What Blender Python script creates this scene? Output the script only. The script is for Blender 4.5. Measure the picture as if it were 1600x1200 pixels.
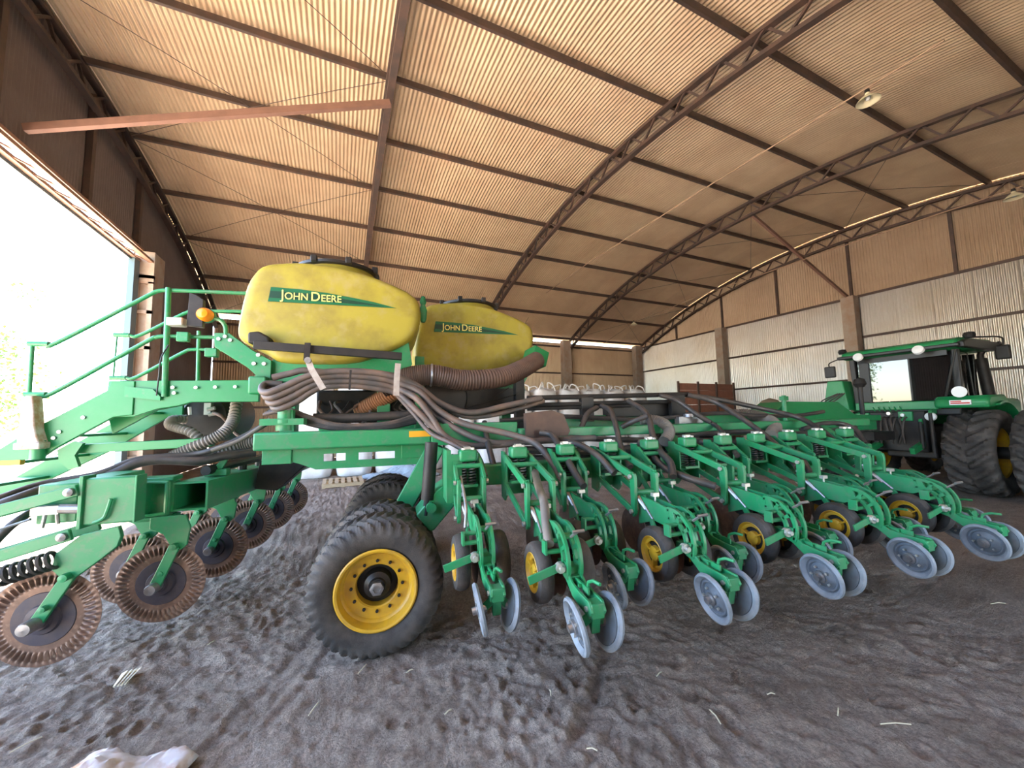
import bpy, bmesh, math, random
import numpy as np
from mathutils import Vector, Matrix

for _o in list(bpy.data.objects):
    bpy.data.objects.remove(_o)
scn = bpy.context.scene
col = scn.collection
rad = math.radians
random.seed(7)

# ------------------------------------------------------------------ camera, sky, sun, exposure
CAM_H, FPX = 1.9, 594.6
def _cam_axes(yaw, pitch, roll):
    cy, sy = math.cos(yaw), math.sin(yaw)
    f = np.array([sy*math.cos(pitch), cy*math.cos(pitch), math.sin(pitch)])
    r = np.array([cy, -sy, 0.0]); d = np.cross(f, r)
    c, s = math.cos(roll), math.sin(roll)
    return np.array([c*r+s*d, -s*r+c*d, f])
CM = _cam_axes(rad(24.483), rad(4.937), rad(1.138))
cam_d = bpy.data.cameras.new('camera'); cam = bpy.data.objects.new('camera', cam_d); col.objects.link(cam)
cam_d.sensor_width = 36.0; cam_d.lens = FPX/1600*36.0; cam_d.clip_start = 0.05; cam_d.clip_end = 500
R3 = Matrix((CM[0], -CM[1], -CM[2])).transposed()
cam.matrix_world = Matrix.Translation((0, 0, CAM_H)) @ R3.to_4x4()
scn.camera = cam

SUN_DIR = Vector((-0.26, 0.42, 0.87)).normalized()      # towards the sun
world = bpy.data.worlds.new('sky'); scn.world = world; world.use_nodes = True
wn = world.node_tree.nodes; wl = world.node_tree.links; wn.clear()
wo = wn.new('ShaderNodeOutputWorld'); wb = wn.new('ShaderNodeBackground'); ws = wn.new('ShaderNodeTexSky')
ws.sky_type = 'NISHITA'; ws.sun_disc = False
ws.sun_elevation = math.asin(SUN_DIR.z); ws.sun_rotation = math.atan2(SUN_DIR.x, SUN_DIR.y)
ws.air_density = 1.0; ws.dust_density = 0.8; ws.ozone_density = 1.0
wb.inputs['Strength'].default_value = 0.27
wl.new(ws.outputs[0], wb.inputs[0]); wl.new(wb.outputs[0], wo.inputs[0])
sun_d = bpy.data.lights.new('sun', 'SUN'); sun_d.energy = 10.5; sun_d.angle = rad(0.6); sun_d.color = (1.0, 0.95, 0.87)
sun = bpy.data.objects.new('sun', sun_d); col.objects.link(sun)
sun.rotation_euler = SUN_DIR.to_track_quat('Z', 'Y').to_euler(); sun.location = (-12, 14, 30)
vs = scn.view_settings
vs.view_transform = 'Standard'; vs.look = 'None'; vs.gamma = 1.0; vs.use_curve_mapping = False
vs.exposure = 3.05
scn.cycles.max_bounces = 10; scn.cycles.diffuse_bounces = 6; scn.cycles.glossy_bounces = 4
scn.cycles.sample_clamp_indirect = 12.0; scn.cycles.caustics_reflective = False; scn.cycles.caustics_refractive = False

# ------------------------------------------------------------------ materials
def mat(name, c, rough=0.5, metal=0.0, c2=None, nscale=3.0, namt=0.6, bump=0.0, bscale=60.0, spec=0.5, detail=6.0, lo=0.4, hi=0.7, rvar=0.0, emit=None, c3=None, n3=18.0, coat=0.0, objcoord=False, ior=None):
    m = bpy.data.materials.new(name); m.use_nodes = True
    N = m.node_tree.nodes; L = m.node_tree.links
    b = N['Principled BSDF']
    b.inputs['Base Color'].default_value = (*c, 1); b.inputs['Roughness'].default_value = rough
    b.inputs['Metallic'].default_value = metal; b.inputs['Specular IOR Level'].default_value = spec
    if coat: b.inputs['Coat Weight'].default_value = coat
    if ior: b.inputs['IOR'].default_value = ior
    if emit:
        b.inputs['Emission Color'].default_value = (*emit[0], 1); b.inputs['Emission Strength'].default_value = emit[1]
    def pos():
        if objcoord:
            t = N.new('ShaderNodeTexCoord'); return t.outputs['Object']
        g = N.new('ShaderNodeNewGeometry'); return g.outputs['Position']
    def layer(base_sock, colr, scale, amt, lo, hi):
        t = N.new('ShaderNodeTexNoise'); t.inputs['Scale'].default_value = scale; t.inputs['Detail'].default_value = detail
        t.inputs['Roughness'].default_value = 0.6
        L.new(pos(), t.inputs['Vector'])
        r = N.new('ShaderNodeValToRGB'); r.color_ramp.elements[0].position = lo; r.color_ramp.elements[1].position = hi
        r.color_ramp.elements[0].color = (0, 0, 0, 1); r.color_ramp.elements[1].color = (amt, amt, amt, 1)
        L.new(t.outputs['Fac'], r.inputs[0])
        mx = N.new('ShaderNodeMixRGB'); L.new(r.outputs[0], mx.inputs[0])
        if base_sock is None: mx.inputs[1].default_value = (*c, 1)
        else: L.new(base_sock, mx.inputs[1])
        mx.inputs[2].default_value = (*colr, 1)
        return mx.outputs[0]
    s = None
    if c2: s = layer(s, c2, nscale, namt, lo, hi)
    if c3: s = layer(s, c3, n3, 0.7, 0.52, 0.72)
    if rvar:
        oi = N.new('ShaderNodeObjectInfo'); hs = N.new('ShaderNodeHueSaturation')
        mr = N.new('ShaderNodeMapRange'); mr.inputs[3].default_value = 1-rvar; mr.inputs[4].default_value = 1+rvar
        L.new(oi.outputs['Random'], mr.inputs[0]); L.new(mr.outputs[0], hs.inputs['Value'])
        if s is None: hs.inputs['Color'].default_value = (*c, 1)
        else: L.new(s, hs.inputs['Color'])
        s = hs.outputs[0]
    if s is not None: L.new(s, b.inputs['Base Color'])
    if bump:
        t = N.new('ShaderNodeTexNoise'); t.inputs['Scale'].default_value = bscale; t.inputs['Detail'].default_value = 8
        L.new(pos(), t.inputs['Vector'])
        bp = N.new('ShaderNodeBump'); bp.inputs['Strength'].default_value = bump; bp.inputs['Distance'].default_value = 0.02
        L.new(t.outputs['Fac'], bp.inputs['Height']); L.new(bp.outputs[0], b.inputs['Normal'])
    return m

M = {}
M['green'] = mat('green_paint', (0.014, 0.245, 0.090), 0.42, c2=(0.085, 0.25, 0.135), nscale=4, namt=0.5, c3=(0.10, 0.20, 0.12), n3=16, rvar=0.08)
M['green2'] = mat('green_paint_clean', (0.008, 0.23, 0.072), 0.38, c2=(0.04, 0.24, 0.10), nscale=6, namt=0.5)
M['yellow'] = mat('yellow_tank', (0.36, 0.310, 0.036), 0.52, c2=(0.17, 0.125, 0.035), nscale=2.4, namt=0.8, lo=0.44, hi=0.74, c3=(0.38, 0.32, 0.13), n3=6)
M['rim'] = mat('yellow_rim', (0.62, 0.36, 0.020), 0.42, c2=(0.34, 0.20, 0.05), nscale=9, namt=0.6)
M['rubber'] = mat('tyre_rubber', (0.030, 0.028, 0.028), 0.72, c2=(0.115, 0.10, 0.09), nscale=4, namt=0.75, bump=0.15, bscale=90)
M['hose'] = mat('black_hose', (0.035, 0.035, 0.038), 0.45, c2=(0.11, 0.085, 0.07), nscale=5, namt=0.6)
M['hose_b'] = mat('dusty_hose', (0.075, 0.068, 0.068), 0.55, c2=(0.21, 0.13, 0.095), nscale=4, namt=0.75)
M['duct'] = mat('brown_duct', (0.085, 0.050, 0.040), 0.6, c2=(0.16, 0.09, 0.06), nscale=5, namt=0.6)
M['duct_o'] = mat('orange_dusty_duct', (0.34, 0.15, 0.065), 0.65, c2=(0.18, 0.09, 0.05), nscale=6, namt=0.5)
M['duct_g'] = mat('grey_duct', (0.17, 0.155, 0.14), 0.6, c2=(0.26, 0.22, 0.19), nscale=8, namt=0.6)
M['black'] = mat('black_steel', (0.016, 0.016, 0.017), 0.5, c2=(0.045, 0.038, 0.034), nscale=7, namt=0.5, spec=0.3)
M['plastic'] = mat('black_plastic', (0.018, 0.018, 0.019), 0.4, spec=0.35)
M['steel'] = mat('worn_steel', (0.33, 0.34, 0.36), 0.38, 0.75, c2=(0.20, 0.16, 0.13), nscale=14, namt=0.6)
M['disc'] = mat('closing_wheel_steel', (0.25, 0.29, 0.34), 0.6, 0.10, c2=(0.13, 0.14, 0.15), nscale=10, namt=0.7)
M['bolt'] = mat('zinc_bolt', (0.55, 0.55, 0.52), 0.35, 0.6)
M['rust'] = mat('rusty_disc', (0.19, 0.115, 0.085), 0.42, 0.35, c2=(0.085, 0.055, 0.045), nscale=9, namt=0.8, c3=(0.28, 0.19, 0.14), n3=30)
M['darkdisc'] = mat('dark_disc_centre', (0.045, 0.042, 0.06), 0.5, 0.3, c2=(0.09, 0.07, 0.07), nscale=12, namt=0.6)
M['spring'] = mat('dark_spring', (0.05, 0.055, 0.055), 0.4, 0.4, c2=(0.12, 0.10, 0.09), nscale=20, namt=0.6)
M['strap'] = mat('grey_strap', (0.42, 0.38, 0.35), 0.6, c2=(0.25, 0.19, 0.16), nscale=14, namt=0.6)
M['amber'] = mat('amber_lens', (0.95, 0.28, 0.01), 0.2)
M['white'] = mat('white_lens', (0.80, 0.82, 0.84), 0.2)
M['redlens'] = mat('red_lens', (0.55, 0.05, 0.05), 0.2)
M['sheet'] = mat('dusty_galvanised_roof', (0.80, 0.62, 0.43), 0.38, 0.58, c2=(0.66, 0.46, 0.30), nscale=0.9, namt=0.7, rvar=0.05)
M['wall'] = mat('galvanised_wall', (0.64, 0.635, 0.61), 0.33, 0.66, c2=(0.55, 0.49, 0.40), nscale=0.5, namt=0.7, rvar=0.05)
M['wall_dark'] = mat('backlit_shade_gable_sheet', (0.17, 0.145, 0.15), 0.6, 0.1, c2=(0.11, 0.085, 0.085), nscale=0.8, namt=0.7)  # the backlit darkness of the door gable is put into this colour
M['wall_up'] = mat('tan_wall_sheet', (0.54, 0.42, 0.30), 0.40, 0.5, c2=(0.43, 0.31, 0.21), nscale=0.6, namt=0.7, rvar=0.05)  # tan sheets, browner than the lower end wall
M['web'] = mat('closing_wheel_web', (0.13, 0.155, 0.19), 0.6, 0.10, c2=(0.07, 0.075, 0.08), nscale=10, namt=0.7)
M['frame'] = mat('dark_roof_steel', (0.055, 0.040, 0.036), 0.55, 0.1, c2=(0.13, 0.07, 0.05), nscale=3, namt=0.6)
M['brace'] = mat('red_oxide_steel', (0.22, 0.12, 0.09), 0.6, c2=(0.14, 0.08, 0.06), nscale=4, namt=0.6)
M['door'] = mat('door_steel', (0.40, 0.24, 0.17), 0.55, 0.2, c2=(0.20, 0.11, 0.08), nscale=4, namt=0.6)
M['jamb'] = mat('blue_grey_jamb', (0.10, 0.16, 0.19), 0.5)
M['concrete'] = mat('stained_concrete', (0.40, 0.34, 0.29), 0.85, c2=(0.33, 0.19, 0.12), nscale=2.2, namt=0.7, bump=0.25, bscale=25)
M['soil_out'] = mat('sunlit_yard', (0.58, 0.47, 0.36), 0.95, c2=(0.48, 0.37, 0.27), nscale=0.4, namt=0.6)
M['bag'] = mat('white_woven_bag', (0.88, 0.88, 0.90), 0.7, c2=(0.62, 0.55, 0.50), nscale=2.5, namt=0.6, bump=0.2, bscale=9)
M['wood'] = mat('pallet_wood', (0.55, 0.42, 0.27), 0.8, c2=(0.36, 0.25, 0.15), nscale=8, namt=0.6)
M['redwood'] = mat('weathered_red_board', (0.40, 0.17, 0.11), 0.8, c2=(0.27, 0.13, 0.09), nscale=4, namt=0.7)
M['tarp'] = mat('blue_grey_tarp', (0.34, 0.42, 0.50), 0.45, c2=(0.20, 0.25, 0.32), nscale=4, namt=0.7)
M['tan'] = mat('tan_canvas', (0.40, 0.31, 0.22), 0.8)
M['glass'] = mat('cab_glass', (0.006, 0.007, 0.008), 0.02, spec=0.5, ior=1.75)
M['leaf'] = mat('tree_leaf', (0.10, 0.22, 0.03), 0.55, c2=(0.20, 0.30, 0.05), nscale=1.2, namt=0.8)
M['bark'] = mat('tree_bark', (0.13, 0.09, 0.06), 0.9)
M['decal'] = mat('decal_green', (0.004, 0.12, 0.05), 0.35)
M['decal2'] = mat('decal_dark_green', (0.003, 0.045, 0.028), 0.35)
M['letter'] = mat('decal_letter_yellow', (0.85, 0.78, 0.22), 0.4)
M['ylabel'] = mat('orange_label', (0.75, 0.36, 0.02), 0.4)
M['lampshade'] = mat('enamel_lamp', (0.80, 0.74, 0.52), 0.4)
M['conduit'] = mat('tan_conduit', (0.40, 0.27, 0.18), 0.6)
M['straw'] = mat('pale_straw', (0.62, 0.55, 0.40), 0.8)
M['sack'] = mat('foreground_sack', (0.66, 0.62, 0.62), 0.7, c2=(0.42, 0.22, 0.11), nscale=5, namt=0.9, lo=0.45, hi=0.6)

# dirt floor: loose soil with procedural relief
def soil():
    m = bpy.data.materials.new('loose_dirt'); m.use_nodes = True
    N = m.node_tree.nodes; L = m.node_tree.links; b = N['Principled BSDF']
    b.inputs['Roughness'].default_value = 0.9; b.inputs['Specular IOR Level'].default_value = 0.25
    g = N.new('ShaderNodeNewGeometry')
    def noise(s, d=6, r=0.6):
        t = N.new('ShaderNodeTexNoise'); t.inputs['Scale'].default_value = s; t.inputs['Detail'].default_value = d
        t.inputs['Roughness'].default_value = r; L.new(g.outputs['Position'], t.inputs['Vector']); return t.outputs['Fac']
    r = N.new('ShaderNodeValToRGB'); e = r.color_ramp.elements
    e[0].position = 0.35; e[0].color = (0.42, 0.335, 0.275, 1); e[1].position = 0.68; e[1].color = (0.70, 0.58, 0.49, 1)
    L.new(noise(1.4, 8), r.inputs[0])
    r2 = N.new('ShaderNodeValToRGB'); e = r2.color_ramp.elements
    e[0].position = 0.3; e[0].color = (0.40, 0.38, 0.37, 1); e[1].position = 0.7; e[1].color = (1.25, 1.2, 1.15, 1)
    L.new(noise(45, 6, 0.7), r2.inputs[0])
    mx = N.new('ShaderNodeMixRGB'); mx.blend_type = 'MULTIPLY'; mx.inputs[0].default_value = 0.75
    L.new(r.outputs[0], mx.inputs[1]); L.new(r2.outputs[0], mx.inputs[2]); L.new(mx.outputs[0], b.inputs['Base Color'])
    a = N.new('ShaderNodeMath'); a.operation = 'ADD'
    mu = N.new('ShaderNodeMath'); mu.operation = 'MULTIPLY'; mu.inputs[1].default_value = 0.5
    L.new(noise(110, 5, 0.75), mu.inputs[0]); L.new(noise(42, 6, 0.7), a.inputs[0]); L.new(mu.outputs[0], a.inputs[1])
    bp = N.new('ShaderNodeBump'); bp.inputs['Strength'].default_value = 1.0; bp.inputs['Distance'].default_value = 0.06
    L.new(a.outputs[0], bp.inputs['Height']); L.new(bp.outputs[0], b.inputs['Normal'])
    return m
M['soil'] = soil()

# ------------------------------------------------------------------ mesh builder
def V3(p): return np.array(p, dtype=float)
def unit(v):
    v = V3(v); return v/np.linalg.norm(v)
def spline(pts, n=8):
    P = [V3(p) for p in pts]
    if len(P) < 3: return P
    P = [2*P[0]-P[1]]+P+[2*P[-1]-P[-2]]
    out = []
    for i in range(1, len(P)-2):
        a, b, c, d = P[i-1:i+3]
        for k in range(n):
            t = k/n
            out.append(0.5*((2*b)+(-a+c)*t+(2*a-5*b+4*c-d)*t*t+(-a+3*b-3*c+d)*t**3))
    out.append(P[-2]); return out

class MB:
    def __init__(s): s.v = []; s.f = []
    def add(s, vs_, fs_):
        o = len(s.v); s.v.extend([tuple(map(float, p)) for p in vs_]); s.f.extend([tuple(i+o for i in f) for f in fs_]); return s
    def box(s, c, size, R=None):
        c = V3(c); h = V3(size)/2
        pts = [np.array([sx*h[0], sy*h[1], sz*h[2]]) for sx in (-1, 1) for sy in (-1, 1) for sz in (-1, 1)]
        if R is not None: pts = [np.array(R)@p for p in pts]
        return s.add([c+p for p in pts], [(0, 1, 3, 2), (4, 6, 7, 5), (0, 4, 5, 1), (2, 3, 7, 6), (0, 2, 6, 4), (1, 5, 7, 3)])
    def b2(s, lo, hi):
        lo, hi = V3(lo), V3(hi); return s.box((lo+hi)/2, hi-lo)
    def bar(s, p0, p1, w, h, up=(0, 0, 1)):
        p0, p1 = V3(p0), V3(p1); d = unit(p1-p0); up = V3(up)
        if abs(d@unit(up)) > 0.98: up = V3((1, 0, 0)) if abs(d[0]) < 0.9 else V3((0, 1, 0))
        a = unit(np.cross(d, up)); b = np.cross(a, d)
        q = [(-w/2, -h/2), (w/2, -h/2), (w/2, h/2), (-w/2, h/2)]
        vs_ = [p0+a*x+b*y for x, y in q]+[p1+a*x+b*y for x, y in q]
        return s.add(vs_, [(3, 2, 1, 0), (4, 5, 6, 7), (0, 1, 5, 4), (1, 2, 6, 5), (2, 3, 7, 6), (3, 0, 4, 7)])
    def prism(s, poly, axis, t0, t1):
        """poly: 2-D points; axis 'x': (y,z), 'y': (x,z), 'z': (x,y)"""
        def mk(p, t):
            a, b = p
            return (t, a, b) if axis == 'x' else (a, t, b) if axis == 'y' else (a, b, t)
        n = len(poly)
        vs_ = [mk(p, t0) for p in poly]+[mk(p, t1) for p in poly]
        area = sum(poly[i][0]*poly[(i+1) % n][1]-poly[(i+1) % n][0]*poly[i][1] for i in range(n))
        flip = (area > 0) != (axis == 'y')
        A = tuple(range(n)); B = tuple(range(n, 2*n))
        fs_ = [A[::-1] if flip else A, B if flip else B[::-1]]
        for i in range(n):
            j = (i+1) % n
            fs_.append((i, j, n+j, n+i) if flip else (j, i, n+i, n+j))
        return s.add(vs_, fs_)
    def tube(s, pts, r, n=8, caps=True, ribs=0, ribamp=0.0):
        P = [V3(p) for p in pts]; m = len(P)
        T = [unit(P[min(i+1, m-1)]-P[max(i-1, 0)]) for i in range(m)]
        a = np.cross(T[0], (0, 0, 1));
        if np.linalg.norm(a) < 1e-3: a = np.cross(T[0], (0, 1, 0))
        a = unit(a); vs_ = []; fs_ = []
        for i in range(m):
            a = unit(a-T[i]*(a@T[i])); b = np.cross(T[i], a)
            rr = r[i] if hasattr(r, '__len__') else r
            if ribs: rr = rr+ribamp*(1 if i % 2 else -1)
            for k in range(n):
                t = 2*math.pi*k/n; vs_.append(P[i]+rr*(math.cos(t)*a+math.sin(t)*b))
        for i in range(m-1):
            for k in range(n):
                k2 = (k+1) % n; fs_.append((i*n+k, i*n+k2, (i+1)*n+k2, (i+1)*n+k))
        if caps: fs_.append(tuple(range(n))[::-1]); fs_.append(tuple(range((m-1)*n, m*n)))
        return s.add(vs_, fs_)
    def rod(s, p0, p1, r, n=8): return s.tube([p0, p1], r, n)
    def lathe(s, prof, c, axis, n=24, closed=False, caps=True):
        """prof: (radius, distance along axis)"""
        c = V3(c); ax = unit(axis); a = np.cross(ax, (0, 0, 1))
        if np.linalg.norm(a) < 1e-3: a = np.array([1.0, 0, 0])
        a = unit(a); b = np.cross(ax, a); vs_ = []; fs_ = []; m = len(prof)
        for r, h in prof:
            for k in range(n):
                t = 2*math.pi*k/n; vs_.append(c+ax*h+r*(math.cos(t)*a+math.sin(t)*b))
        rng = range(m) if closed else range(m-1)
        for i in rng:
            i2 = (i+1) % m
            for k in range(n):
                k2 = (k+1) % n; fs_.append((i*n+k, i*n+k2, i2*n+k2, i2*n+k))
        if not closed and caps:
            if prof[0][0] > 1e-4: fs_.append(tuple(range(n))[::-1])
            if prof[-1][0] > 1e-4: fs_.append(tuple(range((m-1)*n, m*n)))
        return s.add(vs_, fs_)
    def disc(s, c, axis, r, t, n=24): return s.lathe([(r, -t/2), (r, t/2)], c, axis, n)
    def coil(s, p0, p1, R, r, turns, n=6, k=10):
        p0, p1 = V3(p0), V3(p1); d = unit(p1-p0); a = np.cross(d, (0, 0, 1))
        if np.linalg.norm(a) < 1e-3: a = np.cross(d, (0, 1, 0))
        a = unit(a); b = np.cross(d, a); m = int(turns*k)
        return s.tube([p0+(p1-p0)*i/m+R*(math.cos(2*math.pi*i/k)*a+math.sin(2*math.pi*i/k)*b) for i in range(m+1)], r, n)
    def mesh(s, name, origin, smooth=35):
        me = bpy.data.meshes.new(name); o = V3(origin)
        me.from_pydata([tuple(V3(p)-o) for p in s.v], [], s.f); me.update()
        bm = bmesh.new(); bm.from_mesh(me); bmesh.ops.recalc_face_normals(bm, faces=bm.faces); bm.to_mesh(me); bm.free()
        if smooth:
            me.polygons.foreach_set('use_smooth', [True]*len(me.polygons)); me.set_sharp_from_angle(angle=rad(smooth))
        return me

def tag(o, label=None, cat=None, group=None, kind=None):
    if label: o['label'] = label
    if cat: o['category'] = cat
    if group: o['group'] = group
    if kind: o['kind'] = kind
    return o
ORG = {}
def empty(name, origin, rotz=0.0):
    """an Empty at a thing's base; children are given in the thing's own frame coordinates"""
    o = bpy.data.objects.new(name, None); col.objects.link(o); o.empty_display_size = 0.3; return o
def part(name, mb, m, parent=None, origin=None, smooth=35, bevel=0.0, label=None, kind=None):
    vv = np.array(mb.v)
    if origin is None: origin = (vv.min(0)+vv.max(0))/2
    origin = V3(origin)
    o = bpy.data.objects.new(name, mb.mesh(name, origin, smooth)); col.objects.link(o)
    o.data.materials.append(M[m] if isinstance(m, str) else m)
    if parent is not None:
        o.parent = parent; o.location = origin-ORG[parent.name]
    else: o.location = origin
    ORG[o.name] = origin
    if bevel:
        bv = o.modifiers.new('bevel', 'BEVEL'); bv.width = bevel; bv.segments = 2; bv.limit_method = 'ANGLE'; bv.angle_limit = rad(40)
    if label: o['label'] = label
    if kind: o['kind'] = kind
    return o
def shared(name, src, parent, loc, rot=None):
    """another piece with the mesh of src"""
    o = src.copy(); o.name = name; col.objects.link(o); o.parent = parent; o.location = loc
    if rot is not None: o.rotation_euler = rot
    return o
def copy_tree(o, parent=None):
    c = o.copy(); col.objects.link(c)
    if parent is not None: c.parent = parent
    for ch in list(o.children): copy_tree(ch, c)
    return c
ORD = ['first', 'second', 'third', 'fourth', 'fifth', 'sixth', 'seventh', 'eighth', 'ninth', 'tenth', 'eleventh', 'twelfth', 'thirteenth']

# ------------------------------------------------------------------ the shed
XL, XR, YN, YF = -5.45, 20.65, -4.1, 21.95
Y0, Z0, RR = 8.92, 10.13, 28.7
AMAX = math.asin((YF-Y0)/RR)
TX = [-5.3, 0.95, 7.6, 14.2, 20.45]
def arch_z(y, off=0.0):
    r = RR-off; return Z0-RR+math.sqrt(max(r*r-(y-Y0)**2, 0))
def arch_pt(a, off=0.0, x=0.0):
    r = RR-off; return (x, Y0+r*math.sin(a), Z0-RR+r*math.cos(a))

# floor: loose dirt, finer where the photograph looks closely
def vnoise(X, Y, seed):
    rs = np.random.RandomState(seed); T = rs.rand(256, 256)
    xi = np.floor(X).astype(int); yi = np.floor(Y).astype(int); fx = X-xi; fy = Y-yi
    fx = fx*fx*(3-2*fx); fy = fy*fy*(3-2*fy)
    g = lambda a, b: T[a % 256, b % 256]
    return (g(xi, yi)*(1-fx)+g(xi+1, yi)*fx)*(1-fy)+(g(xi, yi+1)*(1-fx)+g(xi+1, yi+1)*fx)*fy
def make_floor():
    xs = np.concatenate([np.arange(XL-0.3, -3.4, 0.12), np.arange(-3.4, 5.2, 0.02), np.arange(5.2, 6.2, 0.05), np.arange(6.2, XR+0.2, 0.15)])
    ys = np.concatenate([np.arange(YN-0.2, 0.3, 0.25), np.arange(0.3, 0.8, 0.05), np.arange(0.8, 5.4, 0.02), np.arange(5.4, 6.2, 0.05), np.arange(6.2, YF+0.3, 0.12)])
    X, Y = np.meshgrid(xs, ys, indexing='ij')
    ang = 0.5
    Xr = X*math.cos(ang)+Y*math.sin(ang); Yr = -X*math.sin(ang)+Y*math.cos(ang)
    Z = 0.030*(vnoise(X*1.1+40, Y*1.1+40, 1)-0.5)+0.016*(vnoise(X*4+60, Y*4+60, 2)-0.5)
    wx = X+0.10*(vnoise(X*3+11, Y*3+7, 21)-0.5); wy = Y+0.10*(vnoise(X*3+71, Y*3+37, 22)-0.5)
    rough = np.clip(1.15-0.55*(vnoise(X*0.5+3, Y*0.5+8, 23))-0.16*np.clip(X-0.5, 0, 5)*np.clip(3.4-Y, 0, 1), 0.25, 1.0)
    clod = np.clip(vnoise(wx*13+90, wy*15+90, 3)-0.42, 0, 1)/0.58; clod2 = np.clip(vnoise(wx*24+50, wy*22+50, 6)-0.40, 0, 1)/0.6
    Z += rough*(0.030*clod**0.8+0.028*clod2**0.8)-0.012
    Z += 0.014*(vnoise(X*19+30, Y*19+30, 4)-0.5)+0.012*(vnoise(X*31+30, Y*31+30, 9)-0.5)
    smooth = np.clip((vnoise(X*0.7+17, Y*0.7+5, 5)-0.42)*4, 0, 1)       # trodden patches
    Z *= 0.65+0.5*(1-smooth)
    # two faint wheel tracks running towards the machine
    for (x0, y0, x1, y1, w, d) in [(-0.95, 2.6, 0.55, 5.2, 0.035, 0.012), (-0.45, 2.9, 0.0, 3.9, 0.03, 0.010), (1.2, 2.0, 2.05, 2.75, 0.05, 0.03), (1.0, 2.9, 1.55, 2.45, 0.03, 0.022)]:
        dx, dy = x1-x0, y1-y0; Ln = math.hypot(dx, dy)
        t = ((X-x0)*dx+(Y-y0)*dy)/Ln; s = ((X-x0)*-dy+(Y-y0)*dx)/Ln
        s = s+0.06*np.sin(t*2.5)+0.05*(vnoise(X*5, Y*5, 31)-0.5)
        on = np.clip(np.minimum(t, Ln-t)*4, 0, 1)
        Z += on*d*(np.exp(-((s-w*1.6)/w)**2)*0.7-np.exp(-(s/w)**2))
    rs = np.random.RandomState(11)
    for _ in range(170):                                               # footprints and scuffs
        px, py = rs.uniform(-2.6, 5.5), rs.uniform(1.0, 4.6); a = rs.uniform(0, 3.14); L_, W_ = rs.uniform(.05, .13), rs.uniform(.03, .055)
        c, s_ = math.cos(a), math.sin(a)
        p = (X-px)*c+(Y-py)*s_; q = -(X-px)*s_+(Y-py)*c
        e = (p/L_)**2+(q/W_)**2
        Z += -0.016*np.exp(-e**2)+0.010*np.exp(-(np.sqrt(e)-1.35)**2*9)
    nx, ny = X.shape
    vs_ = np.stack([X, Y, Z], -1).reshape(-1, 3)
    idx = np.arange(nx*ny).reshape(nx, ny)
    fs_ = np.stack([idx[:-1, :-1], idx[1:, :-1], idx[1:, 1:], idx[:-1, 1:]], -1).reshape(-1, 4)
    me = bpy.data.meshes.new('floor'); me.from_pydata(vs_.tolist(), [], fs_.tolist()); me.update()
    me.polygons.foreach_set('use_smooth', [True]*len(me.polygons)); me.materials.append(M['soil'])
    o = bpy.data.objects.new('floor', me); col.objects.link(o)
    return tag(o, kind='structure', label='loose grey-brown dirt floor with footprints and wheel tracks')
make_floor()
g = MB(); g.add([(-120, -90, -0.06), (120, -90, -0.06), (120, 120, -0.06), (-120, 120, -0.06)], [(0, 1, 2, 3)])
yard = part('yard_ground', g, 'soil_out'); tag(yard, 'bright sunlit bare yard outside the shed door', kind='structure')

# corrugated sheet: pitch 76 mm, ribs along the sheet
PITCH, AMP = 0.105, 0.031
PROF = tuple((k/8, 0.5-0.5*math.cos(2*math.pi*k/8)) for k in range(8))
def corrugated(width, rows, fn, lap=0):
    """fn(s, h, r): point at s across, h out of the surface, row r"""
    n = int(round(width/PITCH)); vs_ = []; fs_ = []
    pts = [((i+a)*width/n, h) for i in range(n) for a, h in PROF]+[(width, 0.0)]+([(width+k/8*width/n, 0.5-0.5*math.cos(2*math.pi*k/8)) for k in range(1, 4)] if lap else [])
    k = len(pts)-1
    for r in range(rows):
        for s, h in pts: vs_.append(fn(s, AMP*h, r))
    w = k+1
    for r in range(rows-1):
        for i in range(k): fs_.append((r*w+i, r*w+i+1, (r+1)*w+i+1, (r+1)*w+i))
    return vs_, fs_
def sheet_obj(name, vs_, fs_, m, parent, loc=(0, 0, 0)):
    me = bpy.data.meshes.new(name); me.from_pydata([tuple(p) for p in vs_], [], fs_); me.update()
    me.polygons.foreach_set('use_smooth', [True]*len(me.polygons)); me.materials.append(M[m])
    o = bpy.data.objects.new(name, me); col.objects.link(o); o.parent = parent; o.location = loc; return o

# ceiling: arched corrugated sheets and the purlins that carry them
ceiling = bpy.data.objects.new('ceiling', None); col.objects.link(ceiling)
tag(ceiling, 'high arched corrugated steel roof dusted with tan dirt', kind='structure'); ORG[ceiling.name] = V3((0, 0, 0))
SW = 10*PITCH
nsheet = int(math.ceil((XR+0.4-XL)/SW))
srcs = []
for (a0, a1) in ((0.0, AMAX*1.012), (-AMAX*1.012, 0.0)):
    rows = 15
    def fn(s, h, r, a0=a0, a1=a1, lift=(0.006 if a0 < 0 else 0)):
        a = a0+(a1-a0)*r/(rows-1); return arch_pt(a, -h-lift, s)
    vs_, fs_ = corrugated(SW, rows, fn, 1)
    s0 = sheet_obj('roof_sheet', vs_, fs_, 'sheet', ceiling, (XL-0.25, 0, 0)); srcs.append(s0)
    for i in range(1, nsheet):
        shared('roof_sheet', s0, ceiling, (XL-0.25+i*SW, 0, 0.002*(i % 2)))
p0 = None
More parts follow.
